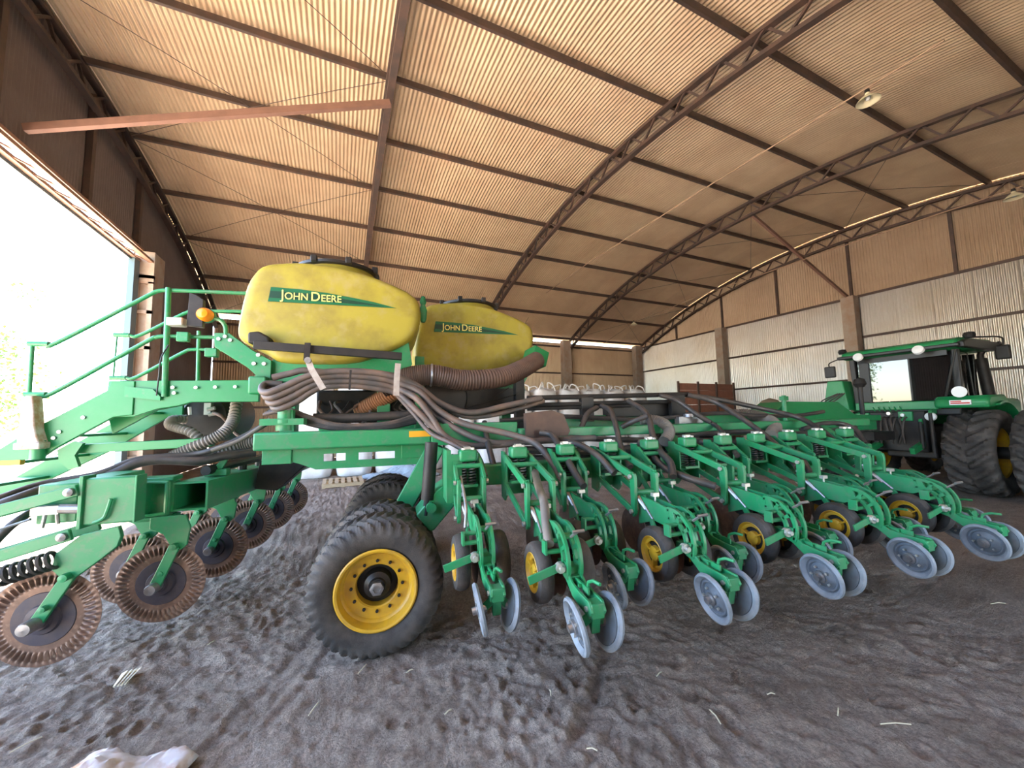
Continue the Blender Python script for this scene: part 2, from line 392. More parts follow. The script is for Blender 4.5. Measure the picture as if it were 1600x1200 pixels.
for k in range(-6, 7):
    y = 8.78+2.13*k; a = math.asin((y-Y0)/RR)
    if p0 is None:
        mb = MB(); mb.box((0, 0, 0), (XR-XL, 0.012, 0.15)); mb.box((0, 0.03, 0.07), (XR-XL, 0.06, 0.012)); mb.box((0, 0.03, -0.07), (XR-XL, 0.06, 0.012))
        p0 = part('purlin', mb, 'frame', ceiling, origin=(0, 0, 0)); o = p0
    else: o = shared('purlin', p0, ceiling, (0, 0, 0))
    c = arch_pt(a, 0.10); o.location = ((XL+XR)/2, c[1], c[2]); o.rotation_euler = (-a, 0, 0)
# sag rods crossing the first bays, and conduits that carry the lamps
def sagrod(xa, ya, xb, yb):
    n = 6; pts = []
    for i in range(n+1):
        t = i/n; y = ya+(yb-ya)*t; pts.append((xa+(xb-xa)*t, y, arch_z(y, 0.2)))
    part('sag_rod', MB().tube(pts, 0.008, 5), 'frame', ceiling)
for xa, xb in ((TX[0], TX[1]), (TX[3], TX[4])):
    for y in (4.5, 8.8, 13.0, 17.3): sagrod(xa, y, xb, y+4.2); sagrod(xb, y, xa, y+4.2)
for x in (10.35, 17.2):
    pts = [(x, y, min(arch_z(y, 0.22), 8.62 if x < 12 else 7.85) if y > 4 else arch_z(y, 1.2)) for y in (3.0, 6, 10, 14, 18, 21.5)]
    zc = 8.72 if x < 12 else 7.86
    part('lamp_conduit', MB().tube([(x, 2.6, zc+0.15), (x, 8, zc+0.22), (x, 14, zc+0.18), (x, 18.6, zc-0.05), (x, 21.8, 7.0)], 0.018, 6), 'conduit', ceiling)
def lamp(x, y, z, label):
    t = empty('pendant_lamp', (x, y, z)); t.location = (x, y, z-0.30); ORG[t.name] = V3((x, y, z-0.30))
    tag(t, label, 'lamp', 'enamel pendant lamps under the roof')
    part('lamp_shade', MB().lathe([(0.04, 0.0), (0.05, -0.06), (0.13, -0.12), (0.20, -0.19), (0.21, -0.21), (0.19, -0.205), (0.12, -0.13), (0.03, -0.05)], (x, y, z-0.06), (0, 0, 1), 20), 'lampshade', t)
    part('lamp_socket', MB().lathe([(0.03, 0.06), (0.045, 0.05), (0.045, -0.02), (0.03, -0.03)], (x, y, z-0.05), (0, 0, 1), 12), 'plastic', t)
    part('bulb', MB().lathe([(0.0, -0.20), (0.04, -0.18), (0.05, -0.14), (0.03, -0.08), (0.0, -0.07)], (x, y, z-0.05), (0, 0, 1), 12), 'white', t)
lamp(10.35, 3.77, 8.84, 'pale enamel pendant lamp under the roof, nearest of the lamps')
lamp(10.35, 20.6, 7.75, 'small pale pendant lamp at the far eave just beyond the tanks')
lamp(17.2, 3.42, 8.02, 'pale enamel pendant lamp in front of the right end wall')
lamp(17.2, 18.65, 7.92, 'small pale pendant lamp in the far corner bay over the bulk bags')

# arched lattice trusses
def truss(i, x, label):
    t = empty('roof_truss', (x, YF, 0)); t.location = (x, Y0, 6.9); ORG[t.name] = V3((x, Y0, 6.9))
    tag(t, label, 'roof truss', 'arched lattice roof trusses')
    n = 40; off1, off2 = 0.22, 0.72
    for nm, off, w, h in (('top_chord', off1, 0.15, 0.09), ('bottom_chord', off2, 0.15, 0.09)):
        mb = MB(); vs_ = []; fs_ = []
        for k in range(n+1):
            a = -AMAX+2*AMAX*k/n
            for (dx, do) in ((-w/2, -h/2), (w/2, -h/2), (w/2, h/2), (-w/2, h/2)): vs_.append(arch_pt(a, off+do, x+dx))
        for k in range(n):
            for q in range(4): q2 = (q+1) % 4; fs_.append((k*4+q, k*4+q2, k*4+4+q2, k*4+4+q))
        fs_ += [(0, 1, 2, 3), (n*4+3, n*4+2, n*4+1, n*4)]
        part(nm, mb.add(vs_, fs_), 'frame', t)
    m = 28
    for k in range(m):
        a0 = -AMAX+2*AMAX*k/m; a1 = -AMAX+2*AMAX*(k+0.5)/m; a2 = -AMAX+2*AMAX*(k+1)/m
        part('web_bar', MB().bar(arch_pt(a0, off1, x-0.03), arch_pt(a1, off2, x-0.03), 0.05, 0.05), 'frame', t)
        part('web_bar', MB().bar(arch_pt(a1, off2, x+0.03), arch_pt(a2, off1, x+0.03), 0.05, 0.05), 'frame', t)
for i, (x, lab) in enumerate(zip(TX, ('dark arched truss against the left gable above the open door', 'dark arched truss rising over the big yellow tank, seen edge-on', 'arched lattice truss crossing the middle of the roof', 'arched lattice truss second from the right end wall', 'arched lattice truss standing against the right end wall'))):
    truss(i, x, lab)

# walls: corrugated sheets on girts
def wall_empty(name, label):
    w = bpy.data.objects.new(name, None); col.objects.link(w); ORG[w.name] = V3((0, 0, 0)); return tag(w, label, kind='structure')
def wall_sheets(w, axis, fixed, s0, s1, zlo, zhi, sign=1, m='wall'):
    """vertical corrugated sheets; axis: direction the wall runs in; zhi may be a function of the coordinate"""
    n = int(round((s1-s0)/SW)); width = (s1-s0)/n
    src = None
    for i in range(n):
        a = s0+i*width
        if callable(zhi) or src is None:
            def fn(s, h, r):
                z = zlo if r == 0 else (zhi(a+s) if callable(zhi) else zhi)
                return (fixed+h*sign, s, z) if axis == 'y' else (s, fixed+h*sign, z)
            vs_, fs_ = corrugated(width*(SW/SW), 2, fn)
            o = sheet_obj('wall_sheet', vs_, fs_, m, w, (0, a, 0) if axis == 'y' else (a, 0, 0)); src = o
        else: shared('wall_sheet', src, w, (0, a, 0) if axis == 'y' else (a, 0, 0))
def girt(w, axis, fixed, a, b, z, sz=0.09):
    mb = MB()
    if axis == 'y': mb.b2((fixed-0.04, a, z-sz/2), (fixed+0.04, b, z+sz/2))
    else: mb.b2((a, fixed-0.04, z-sz/2), (b, fixed+0.04, z+sz/2))
    part('girt', mb, 'frame', w)

wr = wall_empty('wall_right', 'corrugated metal end wall behind the tractor, pale below and tan above')
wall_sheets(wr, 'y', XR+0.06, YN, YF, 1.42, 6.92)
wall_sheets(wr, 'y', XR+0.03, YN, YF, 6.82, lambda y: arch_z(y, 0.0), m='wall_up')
part('plinth', MB().b2((XR-0.02, YN, -0.1), (XR+0.2, YF, 1.36)), 'concrete', wr)
for z in (6.86, 5.05, 3.22): girt(wr, 'y', XR-0.02, YN, YF, z)
for y in (5.6, 8.75, 11.85, 15.0, 18.4, 2.4, -0.8):
    part('wall_post', MB().b2((XR-0.06, y-0.05, 6.86), (XR+0.02, y+0.05, arch_z(y, 0.7))), 'frame', wr)
wf = wall_empty('wall_far', 'corrugated metal side wall behind the bulk bags')
wall_sheets(wf, 'x', YF, XL, XR, 0.0, 6.86, m='wall_up')
for z in (6.6, 4.78, 2.6): girt(wf, 'x', YF-0.06, XL, XR, z)
wnr = wall_empty('wall_near', 'corrugated metal side wall on the camera side')
NX0, NX1, NZ = 4.0, 8.0, 3.4  # unseen opening behind the camera, added to bring daylight onto the near floor
wall_sheets(wnr, 'x', YN, XL, NX0, 0.0, 6.95, m='wall_up'); wall_sheets(wnr, 'x', YN, NX1, XR, 0.0, 6.95, m='wall_up'); wall_sheets(wnr, 'x', YN, NX0, NX1, NZ, 6.95, m='wall_up')
wlf = wall_empty('wall_left', 'dark corrugated gable wall around the open door')
DY0, DY1, DZ = -2.2, 14.25, 6.62
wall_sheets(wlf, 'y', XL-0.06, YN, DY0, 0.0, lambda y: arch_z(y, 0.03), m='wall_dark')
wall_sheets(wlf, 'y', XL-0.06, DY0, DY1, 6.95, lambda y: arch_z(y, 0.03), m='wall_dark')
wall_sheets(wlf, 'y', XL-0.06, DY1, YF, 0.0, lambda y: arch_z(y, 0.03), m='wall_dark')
for y in (9.0, 11.7, 14.1, 6.2, 3.4):
    part('wall_post', MB().b2((XL-0.02, y-0.07, 7.0), (XL+0.10, y+0.07, arch_z(y, 0.3))), 'frame', wlf)
for z in (5.0, 2.5): girt(wlf, 'y', XL+0.02, 15.3, YF, z)

# door opening: lattice header and steel jamb
dr = bpy.data.objects.new('door_1', None); col.objects.link(dr); ORG[dr.name] = V3((0, 0, 0))
tag(dr, 'wide open shed doorway flooded with daylight', kind='structure')
for nm, z, x in (('header_rail', 7.02, XL+0.06), ('header_rail', 6.66, XL+0.06), ('header_rail', 6.66, XL+0.34)):
    part(nm, MB().b2((x-0.06, DY0, z-0.035), (x+0.06, DY1+0.1, z+0.035)), 'door', dr)
part('header_flange', MB().b2((XL-0.05, DY0, 6.56), (XL+0.02, DY1, 6.62)), 'jamb', dr)
n = 30; src = None
for k in range(n):
    ya = DY0+(DY1-DY0)*k/n; yb = DY0+(DY1-DY0)*(k+1)/n
    part('header_bar', MB().bar((XL+0.08, ya, 6.66), (XL+0.32, yb, 6.66), 0.035, 0.03), 'door', dr)
part('jamb', MB().b2((XL-0.04, DY1-0.35, 0), (XL+0.10, DY1-0.05, 6.62)), 'jamb', dr)
part('jamb', MB().b2((XL-0.04, DY0, 0), (XL+0.10, DY0+0.25, 6.62)), 'jamb', dr)

# concrete columns
def column(lo, hi, label, recess=None, cat='column', bands=0):
    lo, hi = V3(lo), V3(hi)
    t = empty('concrete_column', lo); t.location = ((lo[0]+hi[0])/2, (lo[1]+hi[1])/2, 0); ORG[t.name] = V3(t.location)
    tag(t, label, cat)
    part('shaft', MB().b2(lo, hi), 'concrete', t, bevel=0.015)
    if recess == '-y':                       # raised flanges leave a recessed panel on the near face
        w = 0.12
        for xa, xb in ((lo[0], lo[0]+w), (hi[0]-w, hi[0])): part('flange', MB().b2((xa, lo[1]-0.09, 0), (xb, lo[1], hi[2]-0.9)), 'concrete', t)
        z = 0.9
        while z < hi[2]-0.6: part('web_band', MB().b2((lo[0], lo[1]-0.09, z), (hi[0], lo[1], z+0.10)), 'concrete', t); z += 1.05
        part('head', MB().b2((lo[0], lo[1]-0.09, hi[2]-0.95), (hi[0], lo[1], hi[2])), 'concrete', t)
    return t
column((XL-0.02, 14.32, 0), (XL+0.42, 14.95, 6.95), 'pale concrete pier with recessed panels at the edge of the open door', '-y')
for x, lab in ((TX[3]-0.32, 'stained concrete column on the far wall right of the tanks'), (TX[4]-0.35, 'concrete column in the far right corner'), (TX[2]-0.3, 'concrete column on the far wall hidden behind the second tank'), (TX[1]-0.3, 'concrete column on the far wall behind the large tank')):
    column((x-0.3, YF-0.55, 0), (x+0.3, YF-0.12, 6.95), lab)
column((XR-0.50, 8.5, 0), (XR-0.05, 8.98, 6.86), 'concrete column on the end wall right behind the tractor cab')
column((XR-0.50, 14.75, 0), (XR-0.05, 15.2, 6.86), 'concrete column on the end wall left of the tractor')
# loose diagonal braces
tag(part('brace_beam', MB().bar((TX[0]+0.05, 9.45, 7.25), (TX[1], 8.55, 9.15), 0.10, 0.14), 'brace'), 'reddish steel brace running from the door header to the edge-on truss', 'beam')
tag(part('brace_beam', MB().bar((TX[3], 8.85, 9.45), (TX[4]-0.2, 8.74, 6.85), 0.09, 0.11), 'brace'), 'rusty diagonal brace dropping from a truss to the end wall column', 'beam')

# ------------------------------------------------------------------ outside: trees beyond the door
def tree(x, y, h, r, label, n=2600, zc=None):
    t = empty('tree', (x, y, 0)); t.location = (x, y, -0.05); ORG[t.name] = V3((x, y, -0.05)); tag(t, label, 'tree', 'trees outside the door')
    rs = random.Random(int(x*31+y*17)); zc = zc or h*0.6
    trunk = spline([(x, y, -0.05), (x+0.1, y, h*0.25), (x-0.1, y+0.1, h*0.5), (x, y, h*0.8)], 4)
    part('trunk', MB().tube(trunk, [0.22-0.17*i/(len(trunk)-1) for i in range(len(trunk))], 8), 'bark', t)
    mb = MB()
    cl = [(rs.gauss(0, r*0.42), rs.gauss(0, r*0.42), rs.uniform(-1, 1)*(h-zc)) for _ in range(30)]
    for _ in range(n):
        cx, cy, cz = rs.choice(cl); p = V3((x+cx+rs.gauss(0, .38), y+cy+rs.gauss(0, .38), zc+cz+rs.gauss(0, .38)))
        d = unit((rs.gauss(0, 1), rs.gauss(0, 1), rs.gauss(0, .6)-0.3)); e = unit(np.cross(d, (rs.gauss(0, 1), rs.gauss(0, 1), rs.gauss(0, 1)))); L_ = rs.uniform(.12, .24)
        mb.add([p, p+d*L_*0.5+e*L_*0.3, p+d*L_, p+d*L_*0.5-e*L_*0.3], [(0, 1, 2, 3)])
    part('foliage', mb, 'leaf', t, smooth=0, kind='stuff')
tree(-13.5, 22.5, 5.6, 1.9, 'green leafy tree seen through the doorway beside the stair handrail', 2600, 3.6)
tree(-17.5, 27.5, 9.5, 3.2, 'taller pale leafy tree farther out in the yard', 3000, 6.2)
tree(-16.8, 18.8, 9.0, 1.3, 'tall slim tree in the yard reflected by the cab window', 2600, 5.5)

# ------------------------------------------------------------------ the planter, in its own frame: u along the tongue, v across, z up
MA = rad(8.0)
UU = np.array([math.cos(MA), -math.sin(MA), 0.0]); VV = np.array([math.sin(MA), math.cos(MA), 0.0])
def to_world(u, v, z): return u*UU+v*VV+np.array([0, 0, z])
def at(px, py, v):
    """frame coordinates of the point that lies at distance v and is seen at that pixel of the photograph"""
    r = CM.T@np.array([(px-800)/FPX, (py-600)/FPX, 1.0]); t = v/(VV@r); p = np.array([0, 0, CAM_H])+t*r
    return np.array([p@UU, p@VV, p[2]])
PO = V3((1.5, 5.2, 0.0))
planter = bpy.data.objects.new('planter', None); col.objects.link(planter)
planter.location = to_world(*PO); planter.rotation_euler = (0, 0, -MA); ORG[planter.name] = PO
tag(planter, 'large green row-crop planter with two yellow tanks, folded beside the tractor', 'planter')

# ---- wheels of the planter
def tyre_mesh(c, R, W, rim, N, lug, curve, nth=200, chev=False):
    """tyre around an axle along v; lugs are part of the rubber"""
    prof = [(rim, -W*0.40), (rim+0.05*R, -W*0.47), ((rim+R)*0.5, -W*0.53), (R*0.86, -W*0.52), (R*0.93, -W*0.49), (R*0.975, -W*0.43)]
    mid = [(R-0.012*R*(w*2)**2, w*W) for w in np.linspace(-0.37, 0.37, 15)]
    prof = prof+mid+[(r, -h) for r, h in prof[::-1]]
    m = len(prof); vs_ = []; fs_ = []
    for i, (r, h) in enumerate(prof):
        w = h/(W*0.5)
        edge = 1.0 if r > R*(0.84 if chev else 0.78) else 0.0
        for k in range(nth):
            th = 2*math.pi*k/nth
            if edge:
                side = 1 if w > 0 else -1
                ph = N*th/(2*math.pi)+curve*abs(w)**1.15+(0.5 if (side > 0 and not chev) else 0.0)+(0.5 if chev and side > 0 else 0.0)
                if not chev: ph = N*th/(2*math.pi)+curve*(abs(w)**1.6)*1.0+(0.5 if side > 0 else 0)
                q = abs((ph % 1.0)-0.5)*2
                lg = min(max((q-0.45)*6, 0), 1)
                if not chev: lg *= min(max((abs(w)-0.12)*8, 0), 1)
                else: lg *= min(max((abs(w)-0.02)*10, 0), 1)
                rr = r-lug*(1-lg)*(0.55 if r < R*0.9 else 1.0)
            else: rr = r
            vs_.append((c[0]+rr*math.cos(th), c[1]+h, c[2]+rr*math.sin(th)))
    for i in range(m-1):
        for k in range(nth):
            k2 = (k+1) % nth; fs_.append((i*nth+k, i*nth+k2, (i+1)*nth+k2, (i+1)*nth+k))
    return MB().add(vs_, fs_)
def transport_wheel(c):
    R, W = 0.54, 0.46
    w = part('transport_wheel', tyre_mesh(c, R, W, 0.31, 40, 0.020, 1.5, 400), 'rubber', planter, smooth=50)
    f = c[1]-W/2
    part('wheel_rim', MB().lathe([(0.315, 0.02), (0.322, 0.0), (0.31, -0.006), (0.295, 0.0), (0.285, 0.03), (0.278, 0.075), (0.262, 0.085), (0.255, 0.10), (0.225, 0.105), (0.175, 0.105), (0.165, 0.115), (0.165, 0.30)], (c[0], f+0.01, c[2]), (0, 1, 0), 56, caps=False), 'rim', w)
    part('rim_back', MB().lathe([(0.32, 0.40), (0.31, 0.44), (0.27, 0.40), (0.27, 0.20)], (c[0], f+0.01, c[2]), (0, 1, 0), 40, caps=False), 'rim', w)
    part('wheel_hub', MB().lathe([(0.0, 0.20), (0.17, 0.21), (0.17, 0.24), (0.0, 0.25)], (c[0], f, c[2]), (0, 1, 0), 24).lathe([(0.12, 0.24), (0.105, 0.12), (0.07, 0.10), (0.065, 0.07), (0.0, 0.07)], (c[0], f, c[2]), (0, 1, 0), 24), 'plastic', w)
    part('axle_nut', MB().lathe([(0.056, 0.09), (0.056, 0.035), (0.045, 0.03), (0.03, 0.03), (0.03, 0.045), (0.0, 0.045)], (c[0], f, c[2]), (0, 1, 0), 6), 'steel', w)
    for k in range(12):
        t = 2*math.pi*k/12
        part('lug_bolt', MB().lathe([(0.013, 0.0), (0.013, -0.016), (0.0, -0.018)], (c[0]+0.2*math.cos(t), f+0.115, c[2]+0.2*math.sin(t)), (0, 1, 0), 6), 'black', w)
    return w
w0 = transport_wheel((-0.17, 3.58, 0.535))
for v in (4.12, 5.60, 6.14):
    c = copy_tree(w0, planter); c.location = (-0.17-PO[0], v-PO[1], 0.535)

# ---- frame
def P(name, mb, m='green', bevel=0.006, parent=None, **k): return part(name, mb, m, parent or planter, bevel=bevel, **k)
P('main_beam', MB().b2((-1.40, 4.38, 1.61), (0.34, 4.62, 1.79)), bevel=0.02)
P('main_beam', MB().b2((-1.40, 7.55, 1.61), (0.34, 7.80, 1.79)), bevel=0.02)
P('beam_extension', MB().b2((0.34, 4.36, 1.60), (1.35, 4.62, 1.84)), bevel=0.01)
P('beam_label', MB().b2((0.10, 4.372, 1.70), (0.36, 4.38, 1.765)), 'ylabel', bevel=0)
P('cross_beam', MB().b2((-1.35, 4.5, 1.46), (-1.08, 7.7, 1.64)))
P('cross_beam', MB().b2((0.02, 4.5, 1.46), (0.28, 7.7, 1.64)))
# hanging web with two cut-outs
fr = [(-1.20, 1.61), (-1.14, 1.50), (-0.99, 1.56), (-0.85, 1.385), (0.22, 1.385), (0.30, 1.61)]
wb_ = MB(); y0, y1 = 4.52, 4.55
wb_.prism([(-1.20, 1.61), (-1.16, 1.50), (-1.0, 1.45), (-0.85, 1.385), (-0.78, 1.385), (-0.78, 1.61)], 'y', y0, y1)
wb_.b2((-0.78, y0, 1.385), (0.24, y1, 1.465)).b2((-0.78, y0, 1.545), (0.24, y1, 1.61)).b2((-0.56, y0, 1.465), (-0.43, y1, 1.545)).b2((-0.05, y0, 1.465), (0.24, y1, 1.545))
P('hanging_web', wb_, bevel=0)
P('hinge_post', MB().lathe([(0.10, 1.80), (0.10, 1.88), (0.14, 1.88), (0.14, 1.92), (0.085, 1.92), (0.085, 2.02), (0.0, 2.02)], (-1.2, 4.75, 0), (0, 0, 1), 20).b2((-1.42, 4.62, 1.86), (-1.0, 4.88, 1.93)), bevel=0)
P('hinge_block', MB().prism([(-1.75, 1.06), (-1.5, 1.02), (-1.2, 1.30), (-1.1, 1.46), (-1.7, 1.42)], 'y', 5.6, 6.0), 'black', bevel=0.01)
# wheel arm: big green leg and its cylinder
P('wheel_arm', MB().prism([(0.16, 0.96), (0.28, 0.80), (0.33, 0.80), (0.56, 1.05), (0.50, 1.28), (0.35, 1.18)], 'y', 3.92, 4.28).prism([(0.02, 0.62), (0.18, 0.50), (0.34, 0.80), (0.20, 0.97)], 'y', 4.02, 4.2), bevel=0.012)
P('wheel_arm', MB().bar((-0.15, 4.6, 0.55), (0.42, 4.5, 1.6), 0.16, 0.20), bevel=0.012)
P('axle', MB().rod((-0.17, 3.5, 0.535), (-0.17, 6.5, 0.535), 0.07, 14), 'black', bevel=0)
P('lift_cylinder', MB().rod((0.27, 3.95, 1.10), (0.31, 3.95, 1.66), 0.065, 14).rod((0.25, 3.95, 0.95), (0.28, 3.95, 1.2), 0.035, 10), 'black', bevel=0)
P('arm_pin', MB().disc((0.30, 3.90, 1.03), (0, 1, 0), 0.05, 0.08, 12), bevel=0)
# wing tool bar with its brackets
P('wing_toolbar', MB().b2((0.42, 3.80, 1.22), (6.45, 4.0, 1.42)), bevel=0.015)
P('wing_beam', MB().b2((1.35, 4.30, 1.64), (7.3, 4.5, 1.76)), bevel=0.015)
for i, (v_, z_, r_) in enumerate(((4.24, 1.60, 0.035), (4.20, 1.50, 0.045), (4.3, 1.42, 0.05), (4.62, 1.86, 0.03))):
    P('wing_hose', MB().tube(spline([(1.2+k*0.7, v_+0.04*math.sin(k*2.1+i), z_+0.035*math.sin(k*1.7+i*2)) for k in range(9)], 5), r_, 8), 'hose', bevel=0)
P('wing_beam', MB().b2((2.2, 4.9, 1.72), (5.6, 5.1, 1.90)), bevel=0.015)
P('wing_end_plate', MB().b2((0.42, 3.60, 1.12), (0.46, 4.0, 1.60)).b2((0.46, 3.60, 1.12), (0.56, 3.64, 1.56)).b2((0.48, 3.585, 1.2), (0.52, 3.60, 1.5)), bevel=0)
for u in (1.9, 3.4, 4.9, 6.2):
    P('bar_bracket', MB().prism([(3.95, 1.2), (4.34, 1.5), (4.34, 1.72), (3.95, 1.45)], 'x', u-0.06, u+0.06), bevel=0)
P('rear_bracket', MB().prism([(1.42, 1.58), (1.9, 1.58), (1.98, 1.72), (1.90, 1.92), (1.75, 1.97), (1.42, 1.94)], 'y', 4.25, 4.34), 'duct', bevel=0, label='rusty brown bracket plate')
# tongue towards the tractor
P('tongue', MB().b2((6.0, 6.0, 1.45), (10.4, 6.35, 1.72)), bevel=0.015)
P('tongue_shroud', MB().prism([(7.2, 1.66), (10.3, 1.66), (10.3, 1.78), (9.5, 1.80), (9.0, 2.08), (7.6, 2.10), (7.2, 1.9)], 'y', 5.85, 6.5), 'green2', bevel=0.01)
P('hitch', MB().b2((10.3, 6.02, 1.2), (11.0, 6.3, 1.4)), 'black')
P('tongue_post', MB().rod((7.35, 5.75, 1.7), (7.35, 5.75, 2.22), 0.04, 8).b2((7.29, 5.70, 2.12), (7.41, 5.80, 2.2)), bevel=0)
P('parking_jack', MB().rod((9.8, 5.9, 1.8), (9.8, 5.9, 2.45), 0.045, 10).lathe([(0.0, 2.62), (0.09, 2.58), (0.12, 2.48), (0.07, 2.40), (0.0, 2.40)], (9.8, 5.9, 0), (0, 0, 1), 12), 'black', bevel=0)

# ---- row units (long reach and short reach, alternating along the wing)
UZ = 0.0
def row_unit(short):
    s = 0.40 if short else 0.0                     # the short unit sits this much closer to the bar
    x = lambda y: y+s
    org = V3((0, 3.85, 1.2))
    b = MB()
    for sx in (-1, 1):
        b.prism([(3.80, 1.10), (3.80, 1.55), (3.70, 1.55), (3.62, 1.42), (3.62, 1.14), (3.68, 1.08)], 'x', sx*0.125-0.008, sx*0.125+0.008)
    b.b2((-0.125, 3.77, 1.12), (0.125, 3.80, 1.50))
    root = part('row_unit', b, 'green', planter, origin=org)
    ORG[root.name] = org
    def S(name, mb, m='green', bevel=0.0, **k): return part(name, mb, m, root, bevel=bevel, **k)
    cap = MB(); cap.b2((-0.085, 3.575, 1.49), (0.085, 3.705, 1.60)); S('spring_cap', cap, bevel=0.022)
    S('cap_bolts', MB().disc((-0.045, 3.61, 1.607), (0, 0, 1), 0.018, 0.02, 8).disc((0.045, 3.61, 1.607), (0, 0, 1), 0.018, 0.02, 8).b2((-0.03, 3.62, 1.6), (0.03, 3.68, 1.625)), 'bolt', kind='stuff')
    for sx in (-0.045, 0.045): S('down_spring', MB().coil((sx, 3.64, 1.28), (sx, 3.64, 1.49), 0.034, 0.008, 8, 5, 9), 'spring')
    S('spring_plate', MB().b2((-0.09, 3.58, 1.255), (0.09, 3.70, 1.28)), 'green')
    ye = x(3.05)
    for sx in (-1, 1):
        xx = sx*0.125
        S('parallel_arm', MB().bar((xx, 3.68, 1.50), (xx, ye, 1.335), 0.030, 0.062), bevel=0.004)
        S('parallel_arm', MB().bar((xx, 3.68, 1.24), (xx, ye, 1.02), 0.026, 0.055), bevel=0.004)
        S('shank_head', MB().prism([(ye+0.03, 1.365), (ye-0.035, 1.35), (ye-0.045, 1.30), (ye-0.03, 1.0), (ye+0.0, 0.97), (ye+0.025, 1.0)], 'x', xx-0.016-0.012*sx, xx+0.016-0.012*sx), bevel=0.004)
        for zz in (1.325, 1.02): S('pivot_bolt', MB().disc((xx+sx*0.022, ye-0.003, zz), (1, 0, 0), 0.02, 0.02, 8), 'bolt')
    S('cross_tube', MB().rod((-0.125, 3.42 if not short else 3.58, 1.452), (0.125, 3.42 if not short else 3.58, 1.452), 0.022, 10))
    S('cross_tube', MB().rod((-0.125, ye, 1.18), (0.125, ye, 1.18), 0.024, 10))
    # shank: pair of plates that end in a slotted sector
    yh = x(2.53)
    for sx in (-1, 1):
        xx = sx*0.045
        S('shank_plate', MB().prism([(ye+0.03, 1.16), (x(2.80), 1.135), (x(2.62), 1.115), (x(2.58), 1.02), (x(2.70), 0.97), (x(2.85), 0.98), (ye+0.02, 0.90)], 'x', xx-0.010, xx+0.010), bevel=0.003)
        # sector: outer band, inner band and rungs leave three open slots
        mb = MB(); cy, cz = x(2.63), 0.90; vs_ = []; fs_ = []; n = 12
        def arc(r0, r1, a0, a1, n):
            vs_ = []; fs_ = []
            for i in range(n+1):
                a = a0+(a1-a0)*i/n
                for r in (r0, r1):
                    for t in (xx-0.011, xx+0.011): vs_.append((t, cy-r*math.sin(a), cz+r*math.cos(a)))
            for i in range(n):
                o = i*4
                fs_.extend([(o, o+4, o+5, o+1), (o+2, o+3, o+7, o+6), (o, o+2, o+6, o+4), (o+1, o+5, o+7, o+3)])
            fs_.extend([(0, 1, 3, 2), (n*4, n*4+2, n*4+3, n*4+1)]); mb.add(vs_, fs_)
        arc(0.205, 0.235, -0.25, 1.95, 14); arc(0.125, 0.155, -0.4, 1.95, 12)
        for a in (-0.22, 0.42, 1.0, 1.55, 1.9): arc(0.14, 0.22, a-0.07, a+0.07, 2)
        S('depth_sector', mb)
    S('sector_link', MB().rod((-0.06, x(2.56), 1.05), (0.06, x(2.56), 1.05), 0.022, 8))
    S('sector_link', MB().rod((-0.06, x(2.52), 0.86), (0.06, x(2.52), 0.86), 0.026, 8).b2((-0.035, x(2.44), 0.83), (0.035, x(2.62), 0.88)))
    S('depth_handle', MB().rod((0.0, x(2.46), 1.07), (0.02, x(2.38), 1.13), 0.010, 6).rod((-0.02, x(2.385), 1.125), (0.06, x(2.375), 1.13), 0.011, 6), 'steel')
    S('stub_tube', MB().rod((-0.16, x(2.57), 1.02), (-0.04, x(2.57), 1.02), 0.017, 8).rod((-0.16, x(2.54), 0.96), (-0.04, x(2.54), 0.96), 0.017, 8).b2((-0.165, x(2.52), 0.945), (-0.15, x(2.59), 1.035)))
    S('step_bar', MB().bar((-0.31, x(2.465), 0.82), (-0.05, x(2.465), 0.89), 0.014, 0.055, (0, 0, 1)), bevel=0.003)
    S('step_clamp', MB().lathe([(0.035, -0.02), (0.035, 0.02)], (-0.085, x(2.46), 0.88), (0, 1, 0), 10).lathe([(0.018, -0.045), (0.018, 0.0)], (-0.085, x(2.46), 0.88), (0, 1, 0), 8), 'bolt')
    # opener discs and gauge wheels
    for sx in (-1, 1):
        S('opener_disc', MB().lathe([(0.0, -0.006), (0.12, -0.006), (0.19, 0.0), (0.12, 0.006), (0.0, 0.006)], (sx*0.03, x(2.80), 0.75), (1, 0.0, 0), 28), 'rust')
        gw = S('gauge_wheel', MB().lathe([(0.13, -0.05), (0.16, -0.056), (0.192, -0.048), (0.205, -0.025), (0.208, 0.0), (0.205, 0.025), (0.192, 0.048), (0.16, 0.056), (0.13, 0.05)], (sx*0.155, x(2.70), 0.775), (1, 0, 0), 32, closed=True), 'rubber')
        gc = (sx*0.155, x(2.70), 0.775)
        S('gauge_rim', MB().lathe([(0.138, sx*0.050), (0.132, sx*0.054), (0.118, sx*0.030), (0.095, sx*0.026), (0.092, sx*0.015)], gc, (1, 0, 0), 28, caps=False), 'rim')
        S('rim_disc', MB().lathe([(0.13, sx*0.004), (0.0, sx*0.004)], gc, (1, 0, 0), 24, caps=False), 'black')
        S('rim_hub', MB().lathe([(0.06, 0.0), (0.055, sx*0.035), (0.03, sx*0.045), (0.0, sx*0.045)], gc, (1, 0, 0), 16), 'rim')
        for q in range(3):
            an = 2*math.pi*q/3+0.5; S('rim_spoke', MB().bar(V3(gc)+V3((sx*0.02, 0.04*math.cos(an), 0.04*math.sin(an))), V3(gc)+V3((sx*0.022, 0.105*math.cos(an), 0.105*math.sin(an))), 0.012, 0.05, (1, 0, 0)), 'rim')
        S('gauge_arm', MB().bar((sx*0.085, x(2.70), 0.78), (sx*0.075, x(2.86), 0.98), 0.02, 0.05), bevel=0.003)
